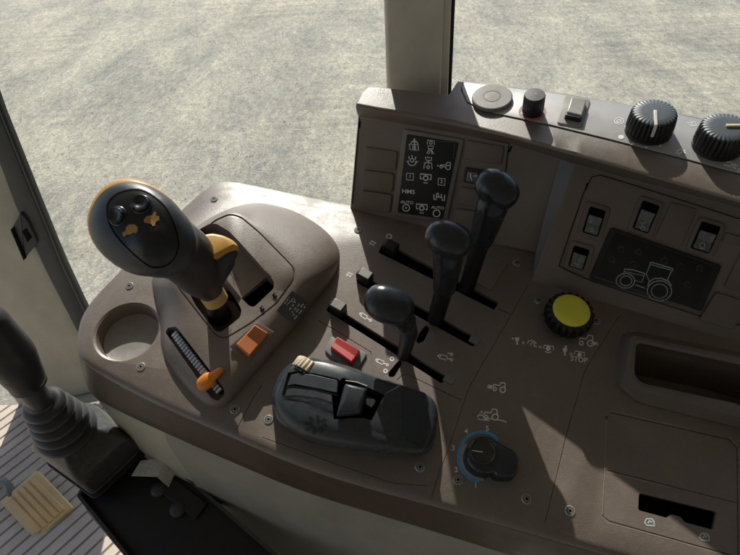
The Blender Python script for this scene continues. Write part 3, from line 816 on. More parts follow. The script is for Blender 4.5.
# ================================================================== MODE DIAL
dc = pt(481,458,0)
q = zc(400,405,3.7)
mb = MB()
ringpts = circ(300,192,84,40,92,a0=95,a1=318)
stroke([q(*p) for p in ringpts], 3.0, TOP, .03, mb)
dial = mb.build('speed_dial','blue',con); lab(dial,'speed dial with blue ring and black pointer lever')
mb = stroke([q(*p) for p in circ(302,192,70,40,80,a0=85,a1=215)], 5.5, TOP, .028); mb.build('dial_scale',simple('grey_scale',(.42,.40,.42),.5),dial)
kb = MB(); kc = pt(*q(303,178),.8)
x1 = (pt(*q(420,210),.8)-kc).normalized()
ln = (pt(*q(425,212),.8)-kc).length
body_px = [q(*p) for p in [(244,190),(244,160),(262,128),(292,112),(325,112),(355,128),(392,150),(428,168),(442,190),(440,240),(430,262),(404,268),(356,262),(350,246),(320,254),(282,244),(254,218)]]
bp_ = chaikin([V(p) for p in body_px],2)
Pb = orient([pt(*p,1.45) for p in bp_], V((0,0,1)))
rows = [[V((p.x,p.y,.02)) for p in poly_inset(Pb,-.03,V((0,0,1)))], [V((p.x,p.y,1.15)) for p in Pb], [V((p.x,p.y,1.36)) for p in poly_inset(Pb,.08,V((0,0,1)))], [V((p.x,p.y,1.46)) for p in poly_inset(Pb,.22,V((0,0,1)))]]
kb.loft(rows,True,True,True).build('dial_lever','knob',dial,sharp=50)
kc = pt(*q(306,172),1.46)
lathe(kc,(0,0,1),[(1.02,-.05),(1.02,.12),(.95,.18),(.88,.14),(.8,.05),(.1,.04)],48).build('dial_hub',plastic('brown_black_hub',(.035,.03,.026),.3,900,.1,.1),dial,sharp=40)
mb = stroke([q(262,168),q(306,174)],.9,ZP(1.53),.02); mb.build('pointer','pointer',dial)

# ================================================================== RISER (upper panel)
ris = thing('switch_panel_riser', 'raised brown switch panel with top shelf standing behind the levers', 'switch panel', pt(520,250,0))
PLp = Plane(pt(350,208,0), (pt(480,243,0)-pt(350,208,0)).cross(pt(358,117,8.0)-pt(350,208,0)))
PRp = Plane(pt(592,302,0), (pt(740,347,0)-pt(592,302,0)).cross(pt(680,192,8.0)-pt(592,302,0)))
basec = [(350,208),(372,216),(395,224),(440,236),(480,241),(500,243),(531,249),(537,250),(532,281),(548,287),(592,302),(660,324),(740,347),(830,370)]
ftc   = [(358,117),(380,120),(403,124),(455,133),(490,139),(511,143),(553,156),(559,158),(577,164),(585,166),(625,177),(690,194),(740,208),(830,232)]
l1c   = [(355,106),(378,111),(403,115),(453,124),(485,132),(507,137),(550,149),(556,151),(575,156),(583,158),(623,169),(688,188),(740,203),(830,227)]
l2c   = [(362,93),(380,93.5),(403,96),(449,103),(474,110),(500,117),(545,126),(551,127),(573,132),(580,134),(620,143),(685,161),(740,176),(830,199)]
bkc   = [(368,87),(384,87.5),(403,89.5),(449,94.5),(458,81),(500,85),(538,90),(545,91),(569,94),(580,96),(625,104),(690,115.5),(740,126),(830,146)]
nL = 8
rows = []
face = []
for i,p in enumerate(basec):
    if i < 7: face.append((PLp.hit(*p)[0], PLp.hit(*ftc[i])[0]))
    elif i == 7: face.append((PLp.hit(*p)[0], PLp.hit(*ftc[i])[0]))
    else: face.append((PRp.hit(*p)[0], PRp.hit(*ftc[i])[0]))
r_base = [f[0] + V((0,0,-.4)) for f in face]; r_top = [f[1] for f in face]
SHF = Plane(pt(460,86,9.8), (pt(740,128,12.9)-pt(460,86,9.8)).cross(pt(740,176,12.9)-pt(460,86,9.8)))
SN = SHF.n
def shp(u,v,dz): return (SHF.hit(u,v)[0] if u > 457 else pt(u,v,9.8)) + (EYE-pt(u,v,10)).normalized()*0 + V((0,0,0)) if dz == 0 else (Plane(SHF.o+V((0,0,dz)),SN).hit(u,v)[0] if u > 457 else pt(u,v,9.8+dz))
for i in range(len(r_top)): pass
r_l1 = [shp(*p,-.22) for p in l1c]
r_l0 = [f[1].lerp(b,.55) + (EYE-f[1]).normalized()*.15 for f,b in zip(face,r_l1)]
r_l1b = [shp(a[0]*.82+b[0]*.18,a[1]*.82+b[1]*.18,-.03) for a,b in zip(l1c,l2c)]
r_l2 = [shp(*p,0) for p in l2c]
r_bk = [shp(*p,0) for p in bkc]
r_bk2 = [p + V((.0,.35,-.6)) for p in r_bk]
r_bt = [V((p.x, p.y+.8, -4)) for p in r_bk]
allr = [[p+V((0,1.,-3)) for p in r_base], r_base, r_top, r_l0, r_l1, r_l1b, r_l2, r_bk, r_bk2, r_bt]
rm = MB().loft(allr, False)
n_ = len(r_base); k_ = len(allr)
rm.f.append(tuple(i*n_ for i in range(k_))); rm.f.append(tuple(i*n_+n_-1 for i in reversed(range(k_))))
rm.build('riser_shell','riser',ris,sharp=34,bevel=.22)
# shelf plate
shelf_px = [(463,83),(500,87.5),(545,92.5),(610,102.5),(675,114.5),(740,128),(830,148),(830,197),(740,174.5),(685,159.5),(610,140),(550,125.5),(500,115),(480,109.5),(467,102),(461.5,90)]
plate(shelf_px, SHF, -.2, .10, [5]+[0.1]*14+[5], .04, seg=3).build('shelf_plate','shelf',ris)
stroke(shelf_px, .9, SHF, .045, None, True).build('shelf_joint','hole',ris)
SF = Plane(SHF.o+SN*.10, SN)
# ---- left display & pads
def padL(px, h=.14, r=3, mat='pad', pl=PLp, name='blank_pad', bv=.07): return plate(px, pl, -.1, h, r, bv).build(name, mat, ris)
gp = lambda pts: zl(340,140,6.167,pts)
mb = MB()
stroke([(352.5,204),(356,160),(359.5,117),(363,116),(403,123.5),(460,133),(509,143.5),(506,168),(500,200)], .9, PLp, .03, mb)
mb.build('panel_joint','hole',ris)
for p in ([(155,40),(355,70),(345,188),(145,166)],[(145,182),(335,207),(325,322),(135,298)],[(133,310),(323,337),(308,448),(115,426)]): padL(gp(p))
gq = lambda pts: zl(400,130,4.625,pts)
for p in ([(308,45),(482,75),(466,160),(292,133)],[(280,262),(445,290),(440,368),(262,342)],[(258,362),(428,388),(415,470),(240,442)]): padL(gq(p))
dsp = padL([(404,128.5),(464.5,139),(447,222.5),(392,215)], .22, 3, 'riser', name='indicator_panel', bv=.08); lab(dsp,'black indicator panel with printed tractor symbols')
plL = Plane(PLp.o + PLp.n*.22, PLp.n)
plate([(407,134),(459,142.5),(443,219),(397.5,212.5)], plL, -.1, .03, 2, .02).build('screen','screenl',dsp)
PS = Plane(PLp.o + PLp.n*.25, PLp.n)
mb = MB(); q = zc(380,120,6.167)
def S2(pts,w=.75,cl=False,surf=PS): stroke([q(*p) for p in pts],w*.85,surf,.02,mb,cl)
# row 1
S2([(180,150),(186,182),(202,186),(204,150)],.9,True); S2([(216,150),(222,188),(238,186),(234,152)],.9,True); S2([(186,150),(212,118),(236,150)],.8); S2([(212,112),(212,190)],1.0); S2([(192,134),(232,136)],.8); flush(dsp)
S2([(292,150),(294,124),(334,128),(336,154)],.8); S2(circ(314,140,9,10),.8,True); S2([(296,158),(330,162),(326,178),(298,176)],.9,True); S2([(306,180),(288,204),(300,208),(314,186),(322,210),(332,208),(316,182)],.9); flush(dsp)
# row 2
S2(circ(198,256,26,18,24,a0=-10,a1=190),.9); S2(circ(198,248,11,12),.9,True); S2([(180,240),(178,222)],1.0); S2([(198,238),(198,216)],1.0); S2([(216,244),(222,226)],1.0); S2([(164,256),(180,254)],1.0); S2([(216,258),(234,258)],1.0); flush(dsp)
S2([(282,226),(284,248),(316,250),(318,228)],.9); S2([(290,228),(308,232)],.9); S2([(296,252),(302,270)],1.2); S2([(276,262),(270,300)],.9); S2([(276,262),(318,264),(322,302)],.9); S2(circ(297,290,9,10),.9,True); flush(dsp)
S2(circ(420,292,14,14),.9,True); S2(circ(378,288,8,10),.9,True); S2([(390,286),(404,290)],.9); S2([(370,278),(406,276),(416,260),(434,262),(436,280)],.9); S2([(352,280),(364,284)],1.0); flush(dsp)
# row 3
for (x,y,t) in ((185,348,'1'),(380,380,'2')):
    S2([(x-20,y-21),(x+22,y-18),(x+20,y+23),(x-22,y+20)],.9,True); textmesh(t,q(x,y)[0],q(x,y)[1],3.4,6,PS,.02,mb); flush(dsp)
def pto(x,y):
    S2([(x-32,y+12),(x-34,y-18),(x+34,y-12),(x+32,y+18)],1.3); S2([(x-32,y+12),(x-22,y+13)],1.2); S2([(x+32,y+18),(x+22,y+16)],1.2)
    S2(circ(x,y+8,14,12),1.3,True); S2([(x-14,y+36),(x+12,y+39)],1.0)
pto(282,350); flush(dsp)
textmesh('HMS',q(175,442)[0],q(175,442)[1],4.2,5,PS,.02,mb,1.15); flush(dsp)
S2([(332,458),(334,490),(346,492),(348,474),(382,478),(384,496),(396,498),(400,462)],1.1); S2([(348,474),(350,452),(360,450),(362,474)],1.0); S2([(376,476),(380,456)],1.0); flush(dsp)
pto(258,535); flush(dsp)
qq = zc(340,140,6.167)
textmesh('AUTO',qq(413,385)[0],qq(413,385)[1],2.9,5,PS,.02,mb,1.15); flush(dsp); textmesh('AUTO',qq(603,418)[0],qq(603,418)[1],2.9,5,PS,.02,mb,1.15)
stroke([qq(*p) for p in circ(596,452,21,18)],.95,PS,.02,mb,True); flush(dsp); stroke([qq(*p) for p in circ(408,418,21,18)],.85,PS,.02,mb,True); decal([qq(*p) for p in circ(408,418,6,8)],PS,.02,mb); flush(dsp)
# faint moulded border of the foil
mb = stroke([q(345,128),(q(462,138)),(q(452,240))],.5,PS,.02); mb.build('foil_line','glyphdim',dsp)
# little recessed switch
sw = plate(zl(400,130,4.625,[(302,172),(420,188),(412,262),(292,240)]), PLp, -.1,.10,1.5,.04).build('rocker_switch','tray',ris)
plate(zl(400,130,4.625,[(315,190),(360,196),(354,244),(306,236)]), PLp, 0,.2,1,.05).build('button','clear',sw)
mb=MB(); q=zc(400,130,4.625); S2([(328,200),(326,215),(332,232)],.9,False,Plane(PLp.o+PLp.n*.2,PLp.n)); S2([(340,214),(356,208),(350,222)],.9,False,Plane(PLp.o+PLp.n*.2,PLp.n)); mb.build('pictogram','glyph',sw)
stroke([(511.5,146),(509,152)],1.6,PLp,.05).build('vent_slit','hole',ris)
stroke([(360,121),(359.3,128)],1.6,PLp,.05).build('vent_slit','hole',ris)
stroke([(587.6,183),(585.5,190)],1.6,PRp,.06).build('vent_slit','hole',ris)
# ---- right fascia
def padR(px,h=.12,r=3,mat='pad',name='blank_pad',bv=.06): return plate(px, PRp, -.1, h, r, bv).build(name,mat,ris)
stroke([(559,266),(584,192),(592,177),(600,175),(640,187),(740,219),(800,236)],.9,PRp,.03).build('panel_joint','hole',ris)
stroke([(559,266),(575,274),(592,281),(700,316),(760,330)],.8,PRp,.03).build('panel_joint','hole',ris)
def switch(px, icon):
    out = plate([(px[0][0]-3,px[0][1]-5),(px[1][0]+5,px[1][1]-3),(px[2][0]+3,px[2][1]+5),(px[3][0]-5,px[3][1]+2)], PRp,-.1,.13,4,.07).build('rocker_switch','pad',ris)
    pp = Plane(PRp.o+PRp.n*.13,PRp.n)
    plate(px, pp, -.05,.02,2.5,.01).build('opening','hole',out)
    a,b,c,d = [V(p) for p in px]
    L1 = lambda t: (tuple(a.lerp(d,t)+ (b-a)*.09), tuple(b.lerp(c,t)-(b-a)*.09))
    u0 = L1(.30); u1 = L1(.62); u2 = L1(.95)
    P = lambda p,h: pp.hit(*p)[0] + pp.n*h
    rows = [[P(u0[0],0),P(u0[0],.30)],[P(u0[1],0),P(u0[1],.30)]]
    m = MB(); sect = lambda k: [P(u0[k],.0),P(u0[k],.34),P(u1[k],.10),P(u2[k],.34),P(u2[k],.0)]
    m.loft([sect(0),sect(1)],True,True,True).build('button','clear',out,sharp=20,bevel=.05)
    g = MB(); cx = (u2[0][0]+u2[1][0]+u1[0][0]+u1[1][0])/4; cy=(u2[0][1]+u2[1][1]+u1[0][1]+u1[1][1])/4
    spp = Plane(pp.o+pp.n*.26,pp.n)
    if icon==1: stroke(circ(cx,cy,2.6,12),.7,spp,.1,g,True); stroke([(cx-3,cy+3),(cx+3,cy+4)],.7,spp,.1,g)
    elif icon==2: stroke([(cx-3,cy-3),(cx,cy-1),(cx+3,cy-3)],.8,spp,.1,g); stroke(circ(cx,cy+3,2.2,10),.7,spp,.1,g,True); stroke([(cx-3,cy+2),(cx+3,cy+3)],.7,spp,.1,g)
    else: stroke([(cx-3,cy-1),(cx+2,cy+1)],.8,spp,.1,g); stroke([(cx-2,cy+2),(cx+3,cy+3)],.8,spp,.1,g)
    g.build('pictogram', simple('switch_mark',(.42,.43,.43),.5), out)
switch([(590,206),(606,211),(598,237),(582,232)],0); switch([(643,200),(660,206),(648,234),(632,228)],2); switch([(702,221),(721,227),(709,254),(690,248)],1); switch([(574,245),(590,250),(583,271),(568,266)],0)
padR([(671,202),(697,209),(680.5,247),(654,239)]); padR([(742,250),(775,260),(760,300),(724,287)]); padR([(716,292),(745,301),(733,330),(699,320)]); padR([(726,232),(745,238),(740,247),(722,242)],.1,2)
ds = padR([(611,227),(721.5,265.5),(701,311),(589,279)], .2, 3, 'tray', 'display', .08); lab(ds,'black display with a white tractor outline')
plR = Plane(PRp.o+PRp.n*.2,PRp.n)
plate([(615,232.5),(714,267),(697,304),(595.5,275.5)], plR, -.1,.02,2,.01).build('screen','screen',ds)
PSR = Plane(PRp.o+PRp.n*.22,PRp.n); mb = MB(); q = zc(540,160,3.7)
def S3(pts,w=.8,cl=False): stroke([q(*p) for p in pts],w,PSR,.02,mb,cl)
S3(circ(316,447,34,26,27),.9,True); S3(circ(318,447,22,20,18),.8,True); S3(circ(442,484,45,32,37),.9,True); S3(circ(442,485,30,26,26),.8,True)
S3([(309,424),(313,403),(345,407),(388,420)],1.0); S3([(388,420),(376,452),(352,446)],.8); S3([(392,424),(408,386),(490,409)],.9); S3([(405,382),(412,378),(492,402),(490,410)],1.1); S3([(486,412),(470,446)],.8); S3([(310,412),(384,428)],.6)
S3([(398,468),(404,450),(424,438),(450,438),(474,448),(486,464)],1.1); S3([(354,462),(388,474)],1.0); S3([(394,424),(404,448)],.6)
mb.build('pictogram',simple('screen_outline',(.42,.44,.46),.5),ds)
mb = MB()
for (x,y) in ((365,340),(265,368),(345,385),(460,372),(520,392),(590,400),(545,460),(300,330)):
    S3(circ(x,y,11,8),1.0,True); S3([(x-12,y+8),(x+14,y+12)],1.2); S3([(x-14,y-3),(x+4,y-9)],1.0); flush(ds,'unlit','unlit_symbol')
mb = MB(); q = zc(540,160,3.7); stroke([q(205,432),q(340,478),q(560,548)],1.2,PSR,.02,mb); mb.build('screen_edge',simple('screen_edge_grey',(.07,.08,.085),.3),ds)

# ================================================================== SHELF CONTROLS
q = zc(450,70,4.625)
p = SF.hit(492,99.5)[0]
dk = lathe(p,SN,[(1.75,-.02),(1.82,.05),(1.82,.28),(1.76,.34),(1.70,.36),(1.0,.36),(.8,.355),(.76,.33),(.7,.355),(.1,.36)],56).build('blanking_disc',plastic('grey_disc_plastic',(.22,.21,.19),.5,1000,.15,.10),ris,sharp=14); lab(dk,'grey round blanking disc on the shelf')
p = SF.hit(532.5,112)[0]
sk = lathe(p,SN,[(.86,.0),(.9,.05),(.92,.35),(.85,.42),(.8,.45)],64).build('small_knob','tray',ris); lab(sk,'small black fluted knob with white pointer')
lathe(p,SN,[(.80,.4),(.93,.5),(.91,1.75),(.85,1.84),(.2,1.86)],72,(22,.06,1,2)).build('knob_body','black',sk,sharp=50)
pd_ = p+SN*1.88; MB().add([pd_+V((.0,.05,0)),pd_+V((.75,-.28,0)),pd_+V((.78,-.2,0)),pd_+V((.03,.12,0))],[(0,1,2,3)]).build('pointer','pointer',sk)
stroke(circ(532.5,112,12.5,32,8),2.6,SF,.02,None,True).build('backlight_ring','glow',sk)
mb = MB(); decal([q(*t) for t in [(325,200),(348,192),(345,212)]][::-1],SF,.03,mb); flush(ris); decal([q(*t) for t in [(378,205),(405,205),(395,222),(380,220)]],SF,.03,mb); flush(ris)
tw = [(278,228),(300,220),(318,232),(296,240)]
q = zc(540,60,3.7)
def S4(pts,w=.8,cl=False): stroke([q(*t) for t in pts],w,SF,.02,mb,cl)
S4(circ(292,226,17,14,12),.8,True); S4(circ(292,226,8,10,6),.8,True); S4([(276,236),(308,216)],.7); flush(ris)
for x,y,r in ((300,286,11),(342,312,7),(393,325,5.5),(445,319,5),(480,295,4.5)): decal([q(*t) for t in circ(x,y,r,12,r*.75)],SF,.03,mb); flush(ris,name='scale_dot')
S4([(505,338),(520,330),(538,345)],1.4); S4([(512,350),(535,334)],1.4); S4([(500,344),(518,346)],1.2); flush(ris)
S4([(545,232),(572,230),(580,242),(560,246)],1.0,True); S4([(560,232),(566,246)],.8); flush(ris); S4([(690,380),(705,376),(712,388),(730,392)],1.4); S4([(680,388),(700,394),(722,384)],1.3); S4([(712,396),(726,402)],1.2)
S4(circ(738,408,6,8),1.0,True)
mb.build('pictogram','glyph',ris)
def bigknob(u,v,lbl,ang,pm,R=1.84):
    p = SF.hit(u,v)[0]
    o = lathe(p,SN,[(R*.97,0),(R*1.0,.05),(R*.98,.3),(R*.9,.34)],72).build('shelf_dial','tray',ris); lab(o,lbl)
    lathe(p,SN,[(R*.95,.3),(R*1.0,.38),(R*.99,1.0),(R*.95,1.75),(R*.90,1.84)],168,(30,.09,1,4)).build('grip_ring','tray',o,sharp=50)
    lathe(p,SN,[(R*.86,1.70),(R*.91,1.86),(R*.87,1.93),(R*.5,1.96),(R*.05,1.97)],180,(30,.07,0,2)).build('cap',plastic('grey_knob_top',(.11,.13,.15),.4,900,.2,.12),o,sharp=60)
    a = math.radians(ang); d = V((math.cos(a),math.sin(a),0)); d = (d-SN*d.dot(SN)).normalized(); s = SN.cross(d)
    c = p + d*R*.48 + SN*2.04; box(c,(d,s,SN),(R*.5,.12,.08)).build('pointer',pm,o,bevel=.04)
    if pm == 'pointer': box(p + d*R*.99 + SN*1.5,(d,s,SN),(.05,.12,.55)).build('pointer',pm,o,bevel=.03)
bigknob(648,131,'large fluted grey topped dial with white pointer',-104,'pointer')
bigknob(716.5,146,'large fluted grey topped dial with pale yellow pointer',-8,'ypointer')
q = zc(450,70,4.625)
rbs = plate([q(*t) for t in [(532,122),(650,142),(610,268),(493,250)]],SF,-.02,.14,3,.05).build('rocker_switch',plastic('worn_grey_surround',(.28,.27,.24),.5,900,.2,.3),ris); lab(rbs,'pale square rocker switch on the shelf')
rocker([q(533,218),q(556,148),q(628,158),q(606,236)], Plane(SHF.o+SN*.22,SN), rbs, 'silverbtn', .55,.04, base=-.05)
mbx = rocker([q(527,228),q(533,206),q(610,226),q(603,244)], Plane(SHF.o+SN*.22,SN), rbs, 'tray', .42,.0, base=-.05, name='button_skirt')

# ================================================================== LOWER TRIM BELOW THE CONSOLE
def fall(p, d): return p - UP*d
tl = [(88,388),(120,410),(165,430),(234,460),(300,488),(379,512),(470,538),(600,575),(720,610)]
tt = chaikin([pt(*p,-5.0) for p in tl],2,False)
n = len(tt)
trm = thing('side_trim', 'olive beige moulded trim wall dropping to the floor below the console', 'side trim', fall(tt[n//2],38))
r0 = [p + V((.3,.5,.3)) for p in tt]; r1 = [fall(p,2.2)+V((.1,.2,0)) for p in tt]; r2 = [fall(p,16)+V((.8,.9,0)) for p in tt]; r3 = [fall(p,38)+V((2,2,0)) for p in tt]
i0 = int(n*.30)
MB().loft([r[:i0+1] for r in (r0,r1,r2,r3)],False).build('front_trim_panel','beige',trm,sharp=40)
MB().loft([[p+V((-.12,-.25,0)) for p in r[i0-1:]] for r in (r0,r1,r2,r3)],False).build('rear_trim_panel','trimgrey',trm,sharp=40)

# ================================================================== FLOOR, LEFT LOWER EQUIPMENT
FLO = Plane(pt(0,415,-44), UP)
fx = (RT - UP*RT.dot(UP)).normalized(); fy = UP.cross(fx)
fl_ = MB(); dpl_limit = FLO.hit(0,413)[0].y+1.5
# grooved mat: ribs running diagonally like the photograph
da = (FLO.hit(100,425)[0]-FLO.hit(0,505)[0]).normalized(); db = UP.cross(da)
c0 = FLO.hit(60,500)[0]
prof = []
x = -60.0; rows_a, rows_b = [], []
while x < 56:
    for dx,h in ((0,0),(.1,-.4),(.28,-.4),(.38,0),(1.72,0)):
        p = c0 + db*(x+dx) + UP*h; rows_a.append(p - da*75); rows_b.append(p + da*60)
    x += 1.72
yl=dpl_limit
for A2,B2 in zip(rows_a,rows_b):
    if B2.y>yl: t=(yl-A2.y)/(B2.y-A2.y); B2[:]=A2.lerp(B2,t)
rows_a,rows_b=[list(x) for x in zip(*[(a,b) for a,b in zip(rows_a,rows_b) if a.y<yl-.5])]
fl_.loft([rows_a,rows_b],False)
flo = fl_.build('floor',plastic('grey_brown_floor_mat',(.60,.52,.44),.6,300,.3,.35),None,sharp=20); flo['kind']='structure'
# pedal
PP = Plane(FLO.o+UP*5, UP + V((.0,-.25,0)))
pedal = thing('foot_pedal','tan ribbed rubber foot pedal above the floor mat','pedal',FLO.hit(36,505)[0])
pz = lambda pts: zl(0,405,3.7,pts)
plate(pz([(135,238),(267,376),(130,502),(0,358)]),PP,-.7,0,3,.15).build('pedal_pad','pedal',pedal)
mb = MB(); a0,a1,b0_,b1_ = [V(p) for p in (pz([(128,262)])[0],pz([(246,382)])[0],pz([(24,352)])[0],pz([(138,478)])[0])]
for i in range(5):
    t = (i+.5)/5; s = .5/5*.68
    P = [a0.lerp(b0_,t-s),a1.lerp(b1_,t-s),a1.lerp(b1_,t+s),a0.lerp(b0_,t+s)]
    plate([tuple(p) for p in P],PP,-.05,.28,1.2,.12,mb)
mb.build('rib',plastic('worn_tan_rubber',(.82,.56,.26),.6,500,.3,.35,(.35,.2,.1)),pedal)
tube([PP.hit(10,497)[0]-PP.n*.5,PP.hit(8,486)[0]-PP.n*.3,PP.hit(3,481)[0]-PP.n*.3,PP.hit(-14,482)[0]-PP.n*1,PP.hit(-40,500)[0]-PP.n*4],.55,12).build('pedal_arm','greybase',pedal,sharp=180)

# lever box: tray, moulded boot base, gaiter, handle
zt_ = -15.0
lb_ = thing('gear_lever', 'black gear lever with ribbed rubber gaiter on a scuffed black base', 'gear lever', pt(90,460,-16))
bx0 = pz([(372,8),(516,150),(330,322),(145,188)])
bxt = pz([(322,15),(360,5),(420,40),(330,130),(240,190),(150,168),(120,110),(200,40)])
def rr(px, z, n=None): return chaikin([pt(*p,z) for p in px],3)
R0 = [pt(*p,-13.6) for p in rounded(bx0,[8,4,6,9],10)]
cb = sum(R0,V((0,0,0)))/len(R0)
gc = pt(66,430,-9.2)
def sc(R,k,c,z): return [V(((p.x-cb.x)*k+c.x,(p.y-cb.y)*k+c.y,z)) for p in R]
MB().loft([sc(R0,1.0,cb,-14.8),R0,sc(R0,.985,cb.lerp(gc,.02),-12.2),sc(R0,.955,cb.lerp(gc,.08),-11.2),sc(R0,.90,cb.lerp(gc,.18),-10.7),sc(R0,.78,cb.lerp(gc,.5),-10.0),sc(R0,.60,cb.lerp(gc,.9),-9.4),sc(R0,.5,gc,-9.1)],True,True,True).build('boot_base','bootblack',lb_,sharp=180)
# gaiter
ga = pt(68,432,-9.6); gb_ = pt(41,401,-3.5)
prof = []; L = (gb_-ga).length; k = 5
for i in range(k*12+1):
    t = i/(k*12); R = 3.0*(1-t)+1.75*t; w = 1-abs(math.sin(PI*t*k))**.7; prof.append((R*(1-.26*w), t*L*1.0))
prof += [(1.25,L*1.02),(1.15,L*1.1)]
lathe(ga,(gb_-ga),prof,48).build('gaiter','rubber',lb_,sharp=180)
tube([ga.lerp(gb_,.9), pt(34,393,-1.6), pt(30,386,-.8)],[1.1,1.1,1.1],20).build('shaft','black',lb_)
hd = MB(); h0 = pt(25,378,.3); h1 = pt(-12,325,6.5)
chain(h0,1.55,h0.lerp(h1,.45),1.95,8,hd); chain(h0.lerp(h1,.45),1.95,h1,1.6,8,hd)
blob(hd,.16,8).build('grip',plastic('satin_black_grip',(.012,.012,.013),.45,900,.15,.04),lb_,sharp=180)
lathe(pt(28,383,-.5),(h1-h0),[(1.42,-.2),(1.5,-.1),(1.5,.45),(1.4,.55)],32).build('grip_collar','tray',lb_)
# black tray behind
tray = thing('equipment_tray','black plastic tray with two round caps beside the gear lever','tray',pt(170,520,-17))
PT = ZP(-15.6)
to = [(142,447),(152,443),(172,462),(330,600),(225,680),(78,497),(81,490)]
ti = [(143,452),(151,449),(168,465),(318,598),(232,660),(88,494)]
# floor plate of tray + rim walls
plate(to,PT,-1.6,-.5,2,.1).build('tray_floor','tray',tray)
m=MB(); Ro=[PT.hit(*p)[0] for p in rounded(to,2,2)]; Ri=poly_inset(orient(Ro,V((0,0,1))),.35,V((0,0,1)))
Ro=orient(Ro,V((0,0,1)))
m.loft([[p+V((0,0,-1.7)) for p in Ro],[p+V((0,0,.35)) for p in Ro],[p+V((0,0,.35)) for p in Ri],[p+V((0,0,-.6)) for p in Ri]],True).build('tray_rim','bootblack',tray,bevel=.06)
for x,y,r in ((583,312,.72),(655,385,.74)):
    p = PT.hit(*pz([(x,y)])[0])[0]; lathe(p,(0,0,1),[(r*1.1,-.6),(r*1.1,-.1),(r*.9,.1),(r*.4,.2),(.05,.22)],28).build('round_cap',plastic('dark_grey_cap',(.05,.055,.06),.4,700,.2,.2),tray,sharp=60)
# black outer side wall of the tray, dropping to the floor
W0=[PT.hit(*p)[0]+V((0,0,-.5)) for p in ((78,495),(160,592),(225,680))]
MB().loft([W0,[fall(p,3.0)+V((-.3,-.2,0)) for p in W0],[fall(p,26)+V((.6,.6,0)) for p in W0]],False).build('tray_side',plastic('dusty_black_side',(.05,.047,.042),.4,300,.3,.6,(.3,.26,.2)),tray)
# steel bracket
br = MB(); bp = pz([(485,262),(520,205),(618,192),(580,265)])
P = [pt(*p,-13.9) for p in bp]
br.loft([[p+V((0,0,-.15)) for p in P],P],True,True,True)
Q = [P[3],P[2],pt(*pz([(655,240)])[0],-15.4),pt(*pz([(625,305)])[0],-15.6)]
nq = V((.2,-.1,.2)); br.loft([Q,[p-nq*.6 for p in Q]],True,True,True)
bk = br.build('steel_bracket','steel',None,bevel=.08); bk['label']='bent galvanised steel bracket on the black tray'; bk['category']='bracket'
for k_, (g_, z0_, z1_) in enumerate(((1.05,-15.1,-14.6),(1.0,-14.55,-14.25))):
    cA = cb + V((.25,-.35,0))*(1-k_*.5)
    m = MB().loft([sc(R0,g_,cA,z0_),sc(R0,g_,cA,z1_),sc(R0,g_-.05,cA,z1_)],True,True,True).build('base_flange','bootblack' if k_ else 'tray',lb_,bevel=.1)
box(pt(148,449,-15.0),((pt(160,452,-15)-pt(148,449,-15)).normalized(),V((0,.3,0)).normalized(),V((0,0,1))),(.9,.45,.5)).build('connector_block','tray',tray,bevel=.1)
box(pt(183,497,-15.9),(A_,B_,V((0,0,1))),(2.6,.9,.25)).build('tray_step','tray',tray,bevel=.12)
# ================================================================== DOOR PILLAR (left)
DX = V((1,0,0)); dpl = Plane(pt(0,415,-44) + V((0,2,0)), V((0,-1,.306)))
dp = thing('door_pillar','pale olive door frame post with dark rubber seal at the left','door frame',dpl.hit(70,400)[0])
def slab(px,d,mat,name,r=0,bv=.15,h=0):
    return plate(px,Plane(dpl.o+dpl.n*h,dpl.n),-d,0,r,bv).build(name,mat,dp)
slab([(-175,-60),(-72,-60),(4,143),(86,322),(103,360),(118,392),(24,413),(-34,330),(-110,150)],2,'beige','post_panel')
slab([(-86,-60),(-64,-60),(-1,112),(33,196),(60,262),(87,318),(98,352),(89,352),(76,330),(46,272),(15,206),(-6,150)],1.2,'seal','seal_channel',0,.2,.9)
slab([(-72,-60),(-58,-60),(3,112),(37,196),(64,262),(91,318),(104,352),(99,352),(87,321),(60,265),(33,199),(-1,115)],.8,plastic('black_weatherstrip',(.010,.012,.013),.35,400,.1,.05),'weatherstrip',0,.25,1.3)
lt = slab(zl(0,150,3.7,[(42,292),(75,232),(100,262),(138,345),(92,402)]),.6,'seal','latch_plate',1.5,.12,1.25)
lt2 = plate(zl(0,150,3.7,[(82,300),(98,288),(120,322),(102,342)]),Plane(dpl.o+dpl.n*1.25,dpl.n),-.02,.03,1,.01).build('latch_hole','hole',lt)
plate(zl(0,150,3.7,[(42,292),(50,284),(98,398),(90,404)]),Plane(dpl.o+dpl.n*1.25,dpl.n),-.1,.25,.3,.05).build('latch_edge','hole',lt)
mb = tube([dpl.hit(0,424)[0]+dpl.n*.6,dpl.hit(60,402)[0]+dpl.n*.6,dpl.hit(104,392)[0]+dpl.n*.6],.8,10).build('sill_strip','trimgrey',dp)

